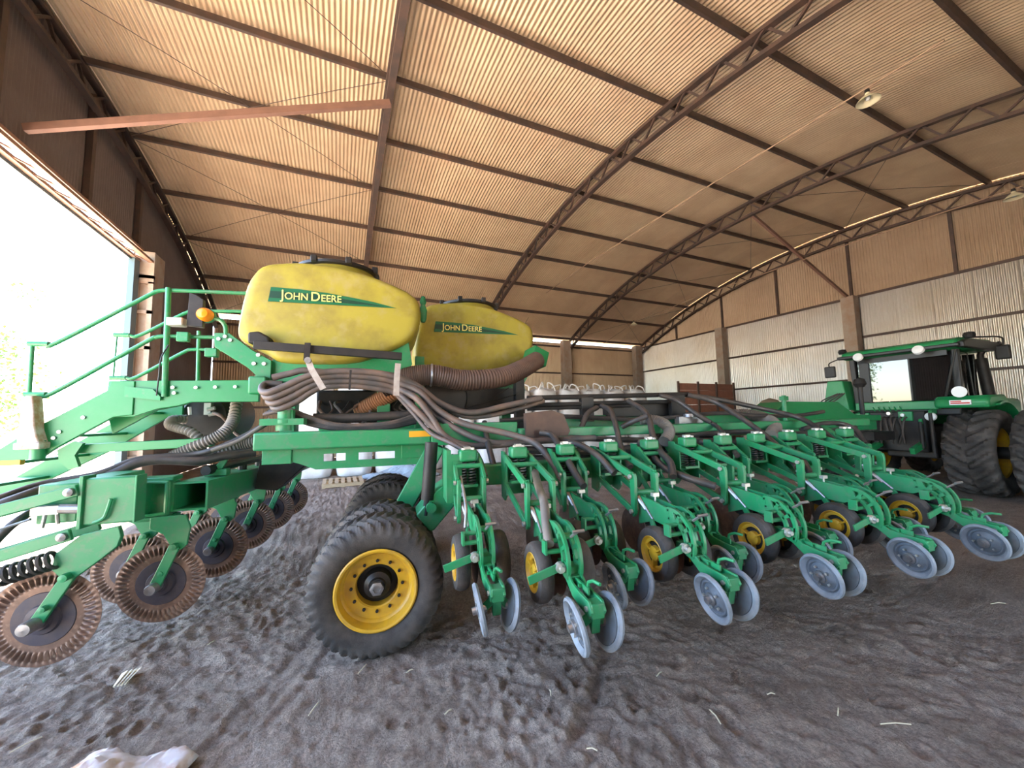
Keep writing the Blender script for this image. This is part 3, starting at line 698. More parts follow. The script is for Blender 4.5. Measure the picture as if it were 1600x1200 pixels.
    S('coulter_disc', MB().lathe([(0.0, -0.004), (0.14, -0.004), (0.20, 0.0), (0.14, 0.004), (0.0, 0.004)], (0.0, x(3.25), 0.80), (1, 0, 0), 32), 'rust')
    S('coulter_arm', MB().bar((0.02, x(3.25), 0.80), (0.03, x(3.12), 1.05), 0.03, 0.05), bevel=0.004)
    S('seed_meter', MB().lathe([(0.10, -0.05), (0.115, -0.02), (0.115, 0.02), (0.10, 0.05)], (0.03, x(2.98), 1.00), (1, 0, 0), 20), 'black')
    S('link_rod', MB().rod((-0.07, x(3.12), 1.22), (-0.06, x(2.86), 0.99), 0.011, 7).rod((-0.085, x(3.05), 1.15), (-0.06, x(2.95), 1.05), 0.017, 7), 'steel')
    S('wing_nut', MB().rod((0.0, x(2.90), 1.10), (0.0, x(2.90), 1.20), 0.008, 6).b2((-0.03, x(2.88), 1.17), (0.03, x(2.92), 1.20)), 'bolt')
    # tail and closing wheels
    tp = [(x(2.52), 0.885), (x(2.44), 0.865), (x(2.36), 0.815), (x(2.25), 0.800), (x(2.13), 0.795), (x(2.10), 0.745), (x(2.13), 0.70), (x(2.25), 0.715), (x(2.36), 0.735), (x(2.45), 0.80), (x(2.52), 0.82)]
    for sx in (-1, 1):
        S('tail_plate', MB().prism(tp, 'x', sx*0.042-0.009, sx*0.042+0.009), bevel=0.003)
    S('tail_block', MB().b2((-0.042, x(2.11), 0.70), (0.042, x(2.20), 0.785)).prism([(x(2.20), 0.66), (x(2.26), 0.72), (x(2.13), 0.72), (x(2.15), 0.60)], 'x', -0.03, 0.03), bevel=0.006)
    S('tail_web', MB().b2((-0.042, x(2.40), 0.80), (0.042, x(2.46), 0.835)).b2((-0.006, x(2.22), 0.79), (0.006, x(2.40), 0.83)).b2((-0.028, x(2.30), 0.805), (0.028, x(2.315), 0.825)))
    S('tail_hook', MB().tube([(0.01, x(2.26), 0.80), (0.01, x(2.24), 0.86), (0.015, x(2.19), 0.885), (0.03, x(2.13), 0.885)], 0.011, 7))
    S('tail_bolt', MB().disc((-0.056, x(2.49), 0.85), (1, 0, 0), 0.016, 0.014, 8).disc((-0.056, x(2.15), 0.75), (1, 0, 0), 0.016, 0.014, 8), 'bolt', kind='stuff')
    for sx in (-1, 1):
        c = (sx*0.105, x(2.20), 0.635); ax = unit((sx*1.0, 0.06, -0.20))
        S('closing_wheel', MB().lathe([(0.122, -0.010), (0.132, 0.004), (0.144, 0.016), (0.158, 0.012), (0.163, -0.004), (0.152, -0.018), (0.130, -0.018)], c, ax, 40, closed=True), 'disc')
        S('wheel_web', MB().lathe([(0.0, 0.004), (0.052, 0.004), (0.060, -0.004), (0.092, -0.020), (0.100, -0.008), (0.108, -0.008), (0.116, -0.020), (0.126, -0.012), (0.126, -0.020), (0.0, -0.028)], c, ax, 36), 'web')
        S('wheel_hub', MB().lathe([(0.042, 0.0), (0.042, 0.018), (0.026, 0.022), (0.024, 0.05), (0.0, 0.05)], c, ax, 12).lathe([(0.03, -0.045), (0.03, -0.01)], c, ax, 10), 'steel')
        bl = MB()
        aa = unit(np.cross(ax, (0, 0, 1))); bb = np.cross(ax, aa)
        for k in range(5):
            t = 2*math.pi*k/5; bl.disc(V3(c)+ax*0.012+0.068*(math.cos(t)*aa+math.sin(t)*bb), ax, 0.009, 0.014, 6)
        S('hub_bolts', bl, 'bolt', kind='stuff')
        S('wheel_bracket', MB().bar(V3((sx*0.03, x(2.16), 0.70)), V3(c)-ax*0.03, 0.03, 0.05), bevel=0.004)
    return root
UNITS = [0.62+0.505*k for k in range(11)]
proto = {}
for k, u in enumerate(UNITS):
    sh = (k % 2 == 0)
    if sh not in proto: o = proto[sh] = row_unit(sh)
    else: o = copy_tree(proto[sh], planter)
    o.location = V3((u, 3.85, 1.2+0.006*k))-PO

# ---- rear centre section: hollow tool bar, coulter units, first row unit at the left edge
TB = MB()
for (a0, a1, z0_, z1_) in ((-2.07, -1.78, 1.322, 1.34), (-2.07, -1.78, 1.07, 1.088), (-2.07, -2.052, 1.088, 1.322), (-1.798, -1.78, 1.088, 1.322)):
    vs_ = []
    for v, dz in ((4.45, 0.0), (9.2, -0.15)):
        vs_ += [(a0, v, z0_+dz), (a1, v, z0_+dz), (a1, v, z1_+dz), (a0, v, z1_+dz)]
    TB.add(vs_, [(0, 1, 2, 3), (7, 6, 5, 4), (0, 4, 5, 1), (1, 5, 6, 2), (2, 6, 7, 3), (3, 7, 4, 0)])
P('rear_toolbar', TB, bevel=0)
P('toolbar_sleeve', MB().b2((-2.33, 4.42, 1.36), (-2.05, 4.60, 1.40)).b2((-2.33, 4.42, 1.0), (-2.05, 4.60, 1.04)).b2((-2.33, 4.42, 1.04), (-2.26, 4.60, 1.36)).b2((-2.12, 4.42, 1.04), (-2.07, 4.60, 1.36)), bevel=0.012)
P('sleeve_inner', MB().b2((-2.26, 4.52, 1.04), (-2.12, 4.60, 1.36)), bevel=0)
P('sleeve_bolt', MB().tube(spline([(-2.24, 4.40, 1.06), (-2.10, 4.40, 1.07), (-2.085, 4.40, 1.10), (-2.085, 4.40, 1.33), (-2.10, 4.40, 1.355), (-2.24, 4.40, 1.365)], 4), 0.016, 8), 'green', bevel=0)
P('mount_box', MB().b2((-2.285, 3.72, 1.15), (-1.955, 3.80, 1.50)), bevel=0.012)
P('mount_link', MB().b2((-2.60, 3.80, 1.17), (-2.36, 4.6, 1.46)), bevel=0.01)
P('mount_flange', MB().b2((-2.30, 3.70, 1.13), (-2.275, 3.83, 1.52)), bevel=0.004)
P('mount_flange', MB().b2((-1.965, 3.705, 1.15), (-1.95, 3.83, 1.505)), bevel=0.004)
P('bent_handle', MB().tube(spline([(-2.20, 3.705, 1.17), (-2.14, 3.70, 1.20), (-2.12, 3.70, 1.25), (-2.10, 3.70, 1.34)], 4), 0.013, 8), bevel=0)
for (a, b_, h) in (((-2.30, 1.42), (-3.4, 1.13), 0.085), ((-2.32, 1.10), (-3.4, 0.80), 0.085)):
    P('lift_arm', MB().bar((a[0], 3.70, a[1]), (b_[0], 3.70, b_[1]), 0.03, h), bevel=0.006)
    P('lift_arm', MB().bar((a[0], 3.98, a[1]), (b_[0], 3.98, b_[1]), 0.03, h), bevel=0.006)
    P('arm_bolt', MB().lathe([(0.03, 0.0), (0.03, -0.02), (0.017, -0.024), (0.0, -0.03)], (a[0]-0.04, 3.685, a[1]-0.01), (0, 1, 0), 12), 'steel', bevel=0)
P('air_valve', MB().rod((-2.42, 3.74, 1.285), (-2.30, 3.74, 1.275), 0.035, 10).b2((-2.58, 3.72, 1.25), (-2.42, 3.82, 1.31)).rod((-2.52, 3.76, 1.25), (-2.53, 3.76, 1.15), 0.012, 7).rod((-2.45, 3.76, 1.25), (-2.44, 3.76, 1.17), 0.012, 7).rod((-2.60, 3.76, 1.22), (-3.2, 3.76, 1.02), 0.010, 6), 'steel', bevel=0)
P('trip_spring', MB().coil((-2.40, 3.72, 0.93), (-3.0, 3.72, 0.76), 0.060, 0.014, 13, 6, 12), 'spring', bevel=0)
P('coulter_mount', MB().prism([(-2.27, 1.09), (-2.05, 1.13), (-2.03, 1.05), (-2.05, 0.98), (-2.14, 0.90), (-2.29, 0.78), (-2.37, 0.79), (-2.43, 0.86), (-2.41, 0.97)], 'y', 3.71, 3.75), bevel=0.006)
def fluted(c, R):
    """wavy coulter: the outer ring is pressed into radial flutes"""
    nth, rings = 240, [0.0, 0.08, 0.19, 0.225, 0.236, 0.25, 0.275, 0.296, 0.306, R]
    vs_ = []; fs_ = []
    for side in (-1, 1):
        for r in rings:
            w = 1.0 if 0.245 < r < 0.30 else 0.0
            for k in range(nth):
                t = 2*math.pi*k/nth; th = 0.004 if r < R else 0.0012
                vs_.append((c[0]+r*math.cos(t), c[1]+side*th+0.010*w*max(-0.6, min(0.6, math.sin(48*t)))/0.6, c[2]+r*math.sin(t)))
    n = len(rings)*nth
    for s_ in (0, 1):
        for i in range(len(rings)-1):
            for k in range(nth):
                k2 = (k+1) % nth; q = (i*nth+k, i*nth+k2, (i+1)*nth+k2, (i+1)*nth+k); fs_.append(tuple(j+s_*n for j in q))
    for k in range(nth):
        k2 = (k+1) % nth; a = (len(rings)-1)*nth; fs_.append((a+k, a+k2, a+k2+n, a+k+n))
    return MB().add(vs_, fs_)
def coulter(c, piv, root_poly=None):
    u, v, z = c
    r = part('coulter', MB().prism(root_poly, 'y', v-0.085, v-0.055) if root_poly else MB().bar((piv[0], v-0.07, piv[1]), (u, v-0.07, z), 0.030, 0.082), 'green', planter, origin=(u, v, z), bevel=0.005)
    if root_poly: part('coulter_arm', MB().bar((piv[0], v-0.10, piv[1]), (u, v-0.10, z), 0.030, 0.082), 'green', r, bevel=0.006)
    part('fluted_disc', fluted((u, v, z), 0.335), 'rust', r, smooth=60)
    part('disc_centre', MB().lathe([(0.19, -0.002), (0.185, -0.010), (0.11, -0.012), (0.10, -0.03), (0.07, -0.035), (0.06, -0.06), (0.0, -0.06)], (u, v, z), (0, 1, 0), 36), 'darkdisc', r)
    part('hub_boss', MB().lathe([(0.046, -0.05), (0.046, -0.16), (0.040, -0.175), (0.0, -0.178)], (u, v, z), (0, 1, 0), 16), 'steel', r)
    part('arm_pin', MB().lathe([(0.028, -0.05), (0.028, -0.14), (0.0, -0.145)], (piv[0], v, piv[1]), (0, 1, 0), 10), 'green', r)
    part('arm_pin', MB().lathe([(0.022, -0.05), (0.022, -0.125), (0.0, -0.13)], ((piv[0]+2*u)/3, v, (piv[1]+2*z)/3), (0, 1, 0), 8), 'green', r)
    return r
c1 = coulter((-2.50, 3.80, 0.49), (-2.33, 0.80))
poly = [(-2.10, 1.08), (-1.84, 1.08), (-1.80, 0.97), (-1.82, 0.82), (-1.86, 0.78), (-1.93, 0.80), (-2.0, 0.93), (-2.10, 0.98)]
c2_ = coulter((-2.03, 4.28, 0.49), (-1.90, 0.82), poly)
for k in range(1, 5):
    c = copy_tree(c2_, planter); c.location = V3((-2.03, 4.28+1.02*k, 0.49-0.012*k))-PO
for k in range(0, 4):
    c = copy_tree(c2_, planter); c.location = V3((-2.50, 4.78+1.02*k, 0.49-0.012*k))-PO
    P('trip_spring', MB().coil((-2.25, 4.60+1.02*k, 1.0), (-2.02, 4.60+1.02*k, 0.95), 0.05, 0.012, 7, 6, 10), 'spring', bevel=0)
P('bar_clamp', MB().b2((-2.0, 4.9, 1.33), (-1.80, 5.0, 1.40)).prism([(-1.95, 1.38), (-1.86, 1.38), (-1.80, 1.50), (-1.86, 1.50)], 'y', 4.92, 4.95), bevel=0.004)
for v in (5.2, 5.7, 6.3): P('pipe_clamp', MB().rod((-1.92, v, 1.28), (-1.92, v, 1.40), 0.05, 10), 'black', bevel=0)
P('bar_pipe', MB().tube(spline([(-1.95, 4.8, 1.40), (-1.90, 5.4, 1.41), (-1.86, 6.2, 1.40), (-1.8, 7.2, 1.36)], 5), 0.05, 10), 'black', bevel=0)

# ---- seed tanks
def tank_outline():
    p = [(-1.79, 2.90), (-1.75, 3.22), (-1.70, 3.50), (-1.56, 3.735), (-1.15, 3.80), (-0.75, 3.785), (-0.35, 3.70), (0.08, 3.54), (0.235, 3.43), (0.265, 3.20), (0.18, 2.92), (-0.10, 2.75), (-0.52, 2.575), (-1.34, 2.565), (-1.48, 2.68), (-1.72, 2.80)]
    p = [V3(q) for q in p]
    for _ in range(2):                                         # corner cutting keeps flat faces with rounded edges
        p = [q for i in range(len(p)) for q in (0.8*p[i]+0.2*p[(i+1) % len(p)], 0.2*p[i]+0.8*p[(i+1) % len(p)])]
    return np.array(p)
def make_tank():
    O = tank_outline(); cen = V3((-0.78, 3.22)); vs_ = []; fs_ = []; n = len(O)
    lay = [(0.0, 0.86), (0.004, 0.915), (0.02, 0.955), (0.05, 0.982), (0.11, 1.0), (0.60, 1.005), (1.05, 1.0), (1.12, 0.98), (1.16, 0.93), (1.18, 0.86)]
    for dv, s in lay:
        for q in O:
            d = q-cen; top = max(0.0, (d[1]-0.30)/0.3)         # the shoulders slope in towards the lid
            vs_.append((cen[0]+d[0]*s, 4.90+dv, cen[1]+d[1]*s+(0.03*math.sin(min(max(dv/1.18, 0), 1)*math.pi) if top > 0 else 0)))
    for i in range(len(lay)-1):
        for k in range(n):
            k2 = (k+1) % n; fs_.append((i*n+k, i*n+k2, (i+1)*n+k2, (i+1)*n+k))
    fs_.append(tuple(range(n))); fs_.append(tuple(range((len(lay)-1)*n, len(lay)*n)))
    t = part('seed_tank', MB().add(vs_, fs_), 'yellow', planter, origin=(-0.78, 5.49, 3.2), smooth=60)
    part('tank_neck', MB().lathe([(0.56, 3.72), (0.50, 3.80), (0.47, 3.83), (0.47, 3.85)], (-0.80, 5.49, 0), (0, 0, 1), 40, caps=False), 'yellow', t)
    lid = part('tank_lid', MB().lathe([(0.50, 3.84), (0.52, 3.85), (0.52, 3.885), (0.49, 3.90), (0.40, 3.925), (0.20, 3.95), (0.0, 3.955)], (-0.80, 5.49, 0), (0, 0, 1), 40), 'plastic', t)
    for a in (200, 245, 290, 335, 30, 90, 150):
        x_, y_ = -0.80+0.52*math.cos(rad(a)), 5.49+0.52*math.sin(rad(a))
        part('lid_clamp', MB().box((x_, y_, 3.89), (0.07, 0.07, 0.085)), 'plastic', t, bevel=0.01)
    # decal: pointed green flash with the maker's name
    f = 4.889
    top = [(-1.435, 3.452), (-1.15, 3.448), (-0.85, 3.425), (-0.55, 3.385), (-0.30, 3.345), (-0.05, 3.288)]
    part('decal', MB().prism(top+[(-1.462, 3.280)], 'y', f, f+0.006), 'decal', t, smooth=0)
    part('decal_stripe', MB().prism([(-1.44, 3.405), (-1.05, 3.40), (-0.75, 3.375), (-0.45, 3.335), (-0.18, 3.300), (-0.75, 3.315), (-1.45, 3.325)], 'y', f-0.003, f+0.001), 'decal2', t, smooth=0)
    def text(body, u, z, size):
        cu = bpy.data.curves.new('t', 'FONT'); cu.body = body; cu.size = size; cu.extrude = 0.0015; cu.offset = size*0.008
        o = bpy.data.objects.new('t', cu); col.objects.link(o)
        bpy.context.view_layer.update()
        me = bpy.data.meshes.new_from_object(o.evaluated_get(bpy.context.evaluated_depsgraph_get()))
        w = max(v.co.x for v in me.vertices) if len(me.vertices) else 0
        bpy.data.objects.remove(o); bpy.data.curves.remove(cu)
        return me, w
    u = -1.33
    for body, size in (('J', 0.155), ('OHN', 0.118), (' ', 0), ('D', 0.155), ('EERE', 0.118)):
        if not size: u += 0.018; continue
        me, w = text(body, u, 3.3, size)
        me.name = 'decal_lettering'; me.materials.append(M['letter'])
        for vt in me.vertices:
            x_, y_, z_ = vt.co; vt.co = (x_*0.92, -z_, y_)
        o = bpy.data.objects.new('decal_lettering', me); col.objects.link(o); o.parent = t
        o.location = V3((u, f-0.005, 3.318-0.006*(u+1.33)))-ORG[t.name]
        u += w*0.92+0.010
    return t
tank = make_tank()
tag(tank, 'large dusty yellow tank nearer the stairs')
tank_b = copy_tree(tank, planter); tank_b.location = V3((-0.78+1.98, 5.49+1.2, 3.2))-PO; tank_b['label'] = 'second dusty yellow tank, partly behind the first'
# cradles that carry the tanks
def cradle(du, dv):
    sh = lambda pts: [(a+du, b) for a, b in pts]
    P('tank_cradle', MB().prism(sh([(-1.46, 2.60), (-1.40, 2.63), (-0.50, 2.62), (-0.15, 2.78), (0.10, 2.92), (0.15, 2.60), (0.02, 2.38), (-1.45, 2.36), (-1.62, 2.40)]), 'y', 5.0+dv, 5.05+dv), bevel=0.006)
    P('cradle_beam', MB().b2((-1.5+du, 5.05+dv, 2.30), (0.1+du, 5.25+dv, 2.42)), bevel=0.006)
    for u in (-1.3, -0.2): P('cradle_leg', MB().b2((u-0.08+du, 5.2+dv, 1.7), (u+0.08+du, 5.4+dv, 2.4)), bevel=0.006)
cradle(0, 0); cradle(1.98, 1.2)
P('cradle_plate', MB().prism([(-1.99, 2.90), (-1.85, 2.905), (-1.62, 2.72), (-1.42, 2.60), (-1.42, 2.36), (-1.50, 2.36), (-1.66, 2.52), (-1.98, 2.74)], 'y', 4.94, 4.98), bevel=0.006)
P('cradle_bolts', MB().disc((-1.55, 4.93, 2.66), (0, 1, 0), 0.022, 0.02, 8).disc((-1.59, 4.93, 2.56), (0, 1, 0), 0.022, 0.02, 8).disc((-1.49, 4.93, 2.56), (0, 1, 0), 0.022, 0.02, 8).disc((-1.94, 4.93, 2.83), (0, 1, 0), 0.02, 0.02, 8).disc((-1.88, 4.93, 2.86), (0, 1, 0), 0.02, 0.02, 8).disc((-1.83, 4.93, 2.82), (0, 1, 0), 0.02, 0.02, 8), 'bolt', bevel=0, kind='stuff')
P('tank_foot', MB().prism([(-1.60, 2.76), (-1.60, 2.88), (-1.50, 2.90), (-1.40, 2.84), (-1.38, 2.76)], 'y', 4.74, 4.96), 'black', bevel=0.02)
P('cradle_post', MB().b2((0.20, 5.3, 1.75), (0.32, 5.5, 2.75)), bevel=0.005)
P('lift_eye', MB().lathe([(0.03, 3.30), (0.05, 3.35), (0.06, 3.48), (0.03, 3.56), (0.05, 3.60), (0.03, 3.68), (0.0, 3.70)], (0.32, 5.6, 0), (0, 0, 1), 10), bevel=0)
P('fan_duct_box', MB().bar(at(845, 556, 5.6), at(828, 564, 5.9), 0.28, 0.26, (0.4, 0, 1)), 'green2', bevel=0.008)
P('cradle_post', MB().b2((1.72, 5.6, 1.7), (1.86, 5.75, 2.75)), 'black', bevel=0.005)
# black hanger bar with two webbing straps that hold the hose bundle
a, b = at(397, 539, 4.70), at(628, 557, 4.70)
P('hanger_bar', MB().bar(a, b, 0.06, 0.09), 'black', bevel=0.006)
P('hanger_clip', MB().bar(at(481, 536, 4.65), at(479, 563, 4.60), 0.02, 0.06, (1, 0, 0)), 'black', bevel=0)
def strap(pts, w):
    mb = MB(); q = [V3(p) for p in pts]
    for i in range(len(q)-1): mb.bar(q[i], q[i+1], w, 0.008, (0, 1, 0.01))
    P('hose_strap', mb, 'strap', bevel=0)
strap([at(481, 562, 4.42), at(487, 578, 4.38), at(505, 608, 4.36)], 0.062)
strap([at(622, 568, 4.42), at(620, 590, 4.38), at(619, 618, 4.38)], 0.062)
P('strap_pin', MB().disc(at(481, 563, 4.40), (0, 1, 0), 0.034, 0.02, 12), 'steel', bevel=0)
P('bundle_tie', MB().bar(at(548, 578, 4.38), at(546, 609, 4.38), 0.014, 0.02), 'black', bevel=0)

# ---- hoses
def hose(pts, r, m='hose', name='hose', n=10):
    """pts: (px, py, v)"""
    q = spline([at(*p) for p in pts], 6)
    P(name, MB().tube(q, r, n), m, bevel=0, smooth=60)
def duct(pts, r, m, name='ribbed_duct'):
    q = spline([at(*p) for p in pts], 24)
    L_ = sum(np.linalg.norm(q[i+1]-q[i]) for i in range(len(q)-1)); n = int(L_/0.016); n += n % 2
    t = np.linspace(0, len(q)-1, n); Q = [q[int(x)]+(q[min(int(x)+1, len(q)-1)]-q[int(x)])*(x-int(x)) for x in t]
    P(name, MB().tube(Q, r, 16, ribs=1, ribamp=0.006), m, bevel=0, smooth=25)
R1 = 0.036
# looped bundle below the large tank; each hose then drops to the wing
hose([(640, 612, 4.7), (560, 592, 4.7), (484, 579, 4.62), (452, 584, 4.62), (426, 590, 4.62)], R1, 'hose_b')
for i, (dy, dl) in enumerate(((0, 0), (8, 5), (17, 11), (25, 18))):
    vv = 4.50+0.02*i
    pts = [(442+dl*1.2, 600+dy, vv+0.22), (415+dl, 600+dy, vv+0.2), (409+dl, 610+dy, vv+0.08), (420+dl, 613+dy, vv), (446+dl, 603+dy*0.96, vv), (475+dl*.6, 590+dy*0.9, vv), (505, 582+dy*0.9, vv), (549, 580+dy*0.9, vv), (590, 583+dy*0.95, vv), (622, 590+dy, vv)]
    tail = [[(655, 605, 4.5), (687, 629, 4.5), (734, 645, 4.5), (790, 634, 4.55), (846, 622, 4.6)],
            [(655, 612, 4.45), (684, 640, 4.4), (725, 662, 4.3), (790, 677, 4.1), (835, 692, 3.9), (862, 722, 3.7), (880, 752, 3.5)],
            [(650, 622, 4.4), (672, 648, 4.35), (694, 680, 4.28), (726, 695, 4.2), (771, 696, 4.2), (830, 690, 4.15), (930, 684, 4.1)],
            [(650, 640, 4.4), (678, 668, 4.33), (705, 690, 4.25), (735, 702, 4.1), (748, 718, 3.9), (757, 745, 3.75)]][i]
    hose(pts+tail, R1, 'hose_b')
hose([(600, 600, 4.75), (650, 622, 4.6), (700, 662, 4.4), (760, 690, 4.2), (820, 690, 4.2), (900, 686, 4.15)], R1, 'hose_b')
hose([(610, 606, 4.75), (645, 645, 4.5), (672, 676, 4.3), (700, 690, 4.1), (722, 702, 3.95)], 0.024, 'hose_b')
hose([(640, 598, 4.7), (690, 633, 4.6), (735, 652, 4.55), (800, 642, 4.6), (850, 626, 4.65)], 0.028, 'hose_b')
# flat bundle just above the main beam
for i in range(5):
    hose([(412+3*i, 648-2*i, 4.9), (450, 640+2.5*i, 4.85), (480, 650+3*i, 4.8), (520, 662+2*i, 4.75), (560, 664+1.5*i, 4.75), (610, 660+2*i, 4.75), (650, 648+3*i, 4.8)], 0.022, 'hose_b' if i < 2 else 'hose')
hose([(490, 653, 4.95), (560, 652, 4.95), (640, 648, 4.95)], 0.055, 'hose')
P('bundle_tie', MB().bar(at(456, 640, 4.7), at(458, 676, 4.68), 0.012, 0.02), 'green', bevel=0)
# hoses over the rear tool bar
hose([(-60, 800, 4.2), (0, 778, 4.3), (67, 756, 4.5), (150, 741, 4.6), (210, 719, 4.7), (255, 713, 4.75), (300, 710, 4.8), (332, 703, 4.8), (375, 685, 4.85), (425, 657, 4.9)], 0.030, 'hose')
hose([(-60, 812, 4.2), (25, 781, 4.3), (80, 762, 4.5), (130, 752, 4.6), (180, 738, 4.65), (212, 724, 4.7), (250, 718, 4.75), (310, 720, 4.8), (350, 712, 4.9), (400, 706, 5.0)], 0.050, 'hose')
hose([(-60, 905, 3.9), (0, 838, 3.95), (30, 812, 4.0), (62, 796, 4.1), (120, 790, 4.2)], 0.030, 'hose')
hose([(330, 704, 4.7), (370, 690, 4.75), (400, 672, 4.8), (422, 655, 4.85)], 0.022, 'duct_g')
duct([(268, 714, 5.1), (294, 702, 5.1), (330, 687, 5.1), (352, 674, 5.15), (365, 655, 5.3), (371, 622, 5.5)], 0.060, 'duct_g')
duct([(322, 694, 5.3), (300, 676, 5.3), (279, 669, 5.35), (266, 664, 5.4), (270, 656, 5.5), (290, 655, 5.6)], 0.050, 'duct_g')
duct([(400, 690, 5.3), (375, 697, 5.3), (340, 708, 5.2), (310, 716, 5.1)], 0.065, 'duct_g')
P('hydraulic_motor', MB().lathe([(0.0, 0.0), (0.25, 0.02), (0.34, 0.10), (0.36, 0.22), (0.36, 0.75), (0.0, 0.75)], at(318, 650, 6.0), (0, 1, 0), 28), 'black', bevel=0)
P('motor_fittings', MB().b2(at(318, 648, 5.90), at(334, 630, 5.98)).rod(at(324, 640, 5.85), at(336, 638, 5.85), 0.025, 8).rod(at(326, 648, 5.85), at(338, 646, 5.85), 0.025, 8).rod(at(296, 636, 5.9), at(297, 648, 5.9), 0.02, 8), 'bolt', bevel=0)
hose([(334, 645, 5.8), (346, 650, 5.7), (356, 660, 5.7), (372, 680, 5.6), (400, 690, 5.5)], 0.022, 'duct')
# fan ducts
duct([(600, 605, 5.15), (640, 590, 5.0), (676, 586, 4.95), (724, 594, 5.0), (781, 590, 5.1), (815, 577, 5.3), (838, 563, 5.6)], 0.135, 'duct')
P('duct_clamp', MB().lathe([(0.145, -0.012), (0.15, 0.0), (0.145, 0.012)], at(674, 586, 4.95), at(690, 588, 4.95)-at(660, 586, 4.95), 24), 'steel', bevel=0)
duct([(560, 645, 5.4), (587, 629, 5.3), (612, 614, 5.2), (640, 598, 5.15)], 0.11, 'duct_o')
duct([(1000, 656, 4.5), (1022, 656, 4.4), (1040, 664, 4.2), (1046, 676, 4.1), (1038, 690, 4.0)], 0.065, 'duct_g')
duct([(1120, 652, 5.2), (1160, 647, 5.0), (1194, 653, 4.7), (1211, 665, 4.4), (1204, 682, 4.1)], 0.085, 'duct_g')
# fan and dark gear below the second tank
P('fan_housing', MB().lathe([(0.12, -0.02), (0.30, 0.0), (0.34, 0.08), (0.34, 0.30), (0.30, 0.38), (0.0, 0.38)], at(695, 622, 5.3), (0, 1, 0), 26).b2(at(700, 640, 5.35), at(742, 606, 5.6)), 'black', bevel=0)
P('fan_housing', MB().lathe([(0.10, 0.0), (0.24, 0.02), (0.28, 0.10), (0.28, 0.3), (0.0, 0.32)], at(590, 630, 5.6), (0, 1, 0), 22), 'black', bevel=0)
for i, (p, q) in enumerate((((720, 640, 5.2), (812, 615, 5.4)), ((715, 646, 5.2), (830, 628, 5.4)), ((760, 630, 5.3), (795, 606, 5.4)))):
    P('wire', MB().rod(at(*p), at(*q), 0.008, 6), 'black', bevel=0)
P('meter_box', MB().b2((-1.05, 5.5, 1.86), (0.75, 6.3, 2.30)), 'black', bevel=0.03)
P('meter_box', MB().b2((0.95, 6.2, 1.95), (2.0, 7.2, 2.55)), 'black', bevel=0.03)
for i in range(14):
    rs_ = random.Random(i+5); u_ = -1.0+0.12*i
    P('meter_hose', MB().tube(spline([(u_, 5.48, 2.15), (u_+rs_.uniform(-.1, .1), 5.3, 2.12-rs_.uniform(0, .1)), (u_+rs_.uniform(-.2, .2), 5.25, 1.95), (u_+rs_.uniform(-.2, .2), 5.4, 1.82)], 5), rs_.uniform(.012, .024), 7), rs_.choice(['hose', 'hose_b', 'duct']), bevel=0)
# black pipes above the wing
for (ya, yb, xb, r) in ((622, 616, 1075, 0.035), (633, 627, 1060, 0.030), (639, 634, 985, 0.026)):
    P('vacuum_pipe', MB().rod(at(824, ya, 4.75), at(xb, yb, 4.75), r, 10), 'black', bevel=0)
for x_, y_ in ((916, 619), (1057, 615)):
    P('pipe_bracket', MB().b2(at(x_-6, y_+40, 4.72), at(x_+7, y_, 4.80)), 'black', bevel=0.004)
P('pipe_bracket', MB().b2(at(950, 652, 4.85), at(1050, 626, 5.0)), 'black', bevel=0.01)
# hoses that feed the row units
for pts, r in (
    ([(933, 637, 4.6), (919, 645, 4.5), (911, 662, 4.4), (906, 676, 4.35)], 0.034),
    ([(940, 634, 4.65), (954, 642, 4.4), (963, 668, 4.1), (970, 698, 3.85), (985, 730, 3.6)], 0.034),
    ([(982, 626, 4.6), (1004, 640, 4.3), (1014, 655, 4.1), (1020, 680, 3.9), (1031, 704, 3.6), (1047, 722, 3.35), (1052, 745, 3.2)], 0.036),
    ([(1012, 650, 4.1), (990, 658, 4.2), (972, 667, 4.3)], 0.034),
    ([(1030, 617, 4.7), (1058, 626, 4.6), (1088, 647, 4.4), (1110, 660, 4.3)], 0.034),
    ([(1075, 617, 4.7), (1115, 627, 4.5), (1149, 647, 4.2), (1181, 669, 3.9), (1207, 690, 3.65), (1236, 718, 3.35), (1246, 730, 3.25)], 0.036),
    ([(1060, 616, 4.8), (1110, 622, 4.7), (1170, 634, 4.6), (1240, 650, 4.3), (1272, 665, 4.0), (1297, 683, 3.7), (1311, 700, 3.5)], 0.036),
    ([(1252, 671, 4.3), (1283, 662, 4.3), (1314, 662, 4.25), (1337, 672, 4.1), (1352, 694, 3.9)], 0.036),
    ([(1100, 655, 4.4), (1122, 668, 4.2), (1138, 690, 3.8), (1152, 712, 3.5)], 0.030),
    ([(844, 676, 4.2), (862, 680, 4.1), (876, 700, 3.8), (893, 730, 3.5), (912, 760, 3.25)], 0.036),
    ([(871, 687, 4.1), (905, 695, 3.8), (934, 712, 3.5), (960, 740, 3.25)], 0.032),
    ([(757, 660, 4.5), (762, 690, 4.2), (768, 715, 3.95), (775, 740, 3.85)], 0.034),
    ([(1000, 690, 3.9), (1035, 728, 3.45), (1070, 745, 3.2), (1118, 760, 3.0)], 0.036),
    ([(1095, 690, 3.9), (1118, 698, 3.7), (1140, 722, 3.4)], 0.032),
    ([(1225, 706, 3.6), (1250, 715, 3.4), (1268, 742, 3.2)], 0.034)):
    hose(pts, r)
hose([(836, 738, 3.55), (842, 762, 3.2), (850, 785, 2.95), (853, 815, 2.75), (858, 850, 2.55)], 0.036, 'duct_g', 'seed_hose')
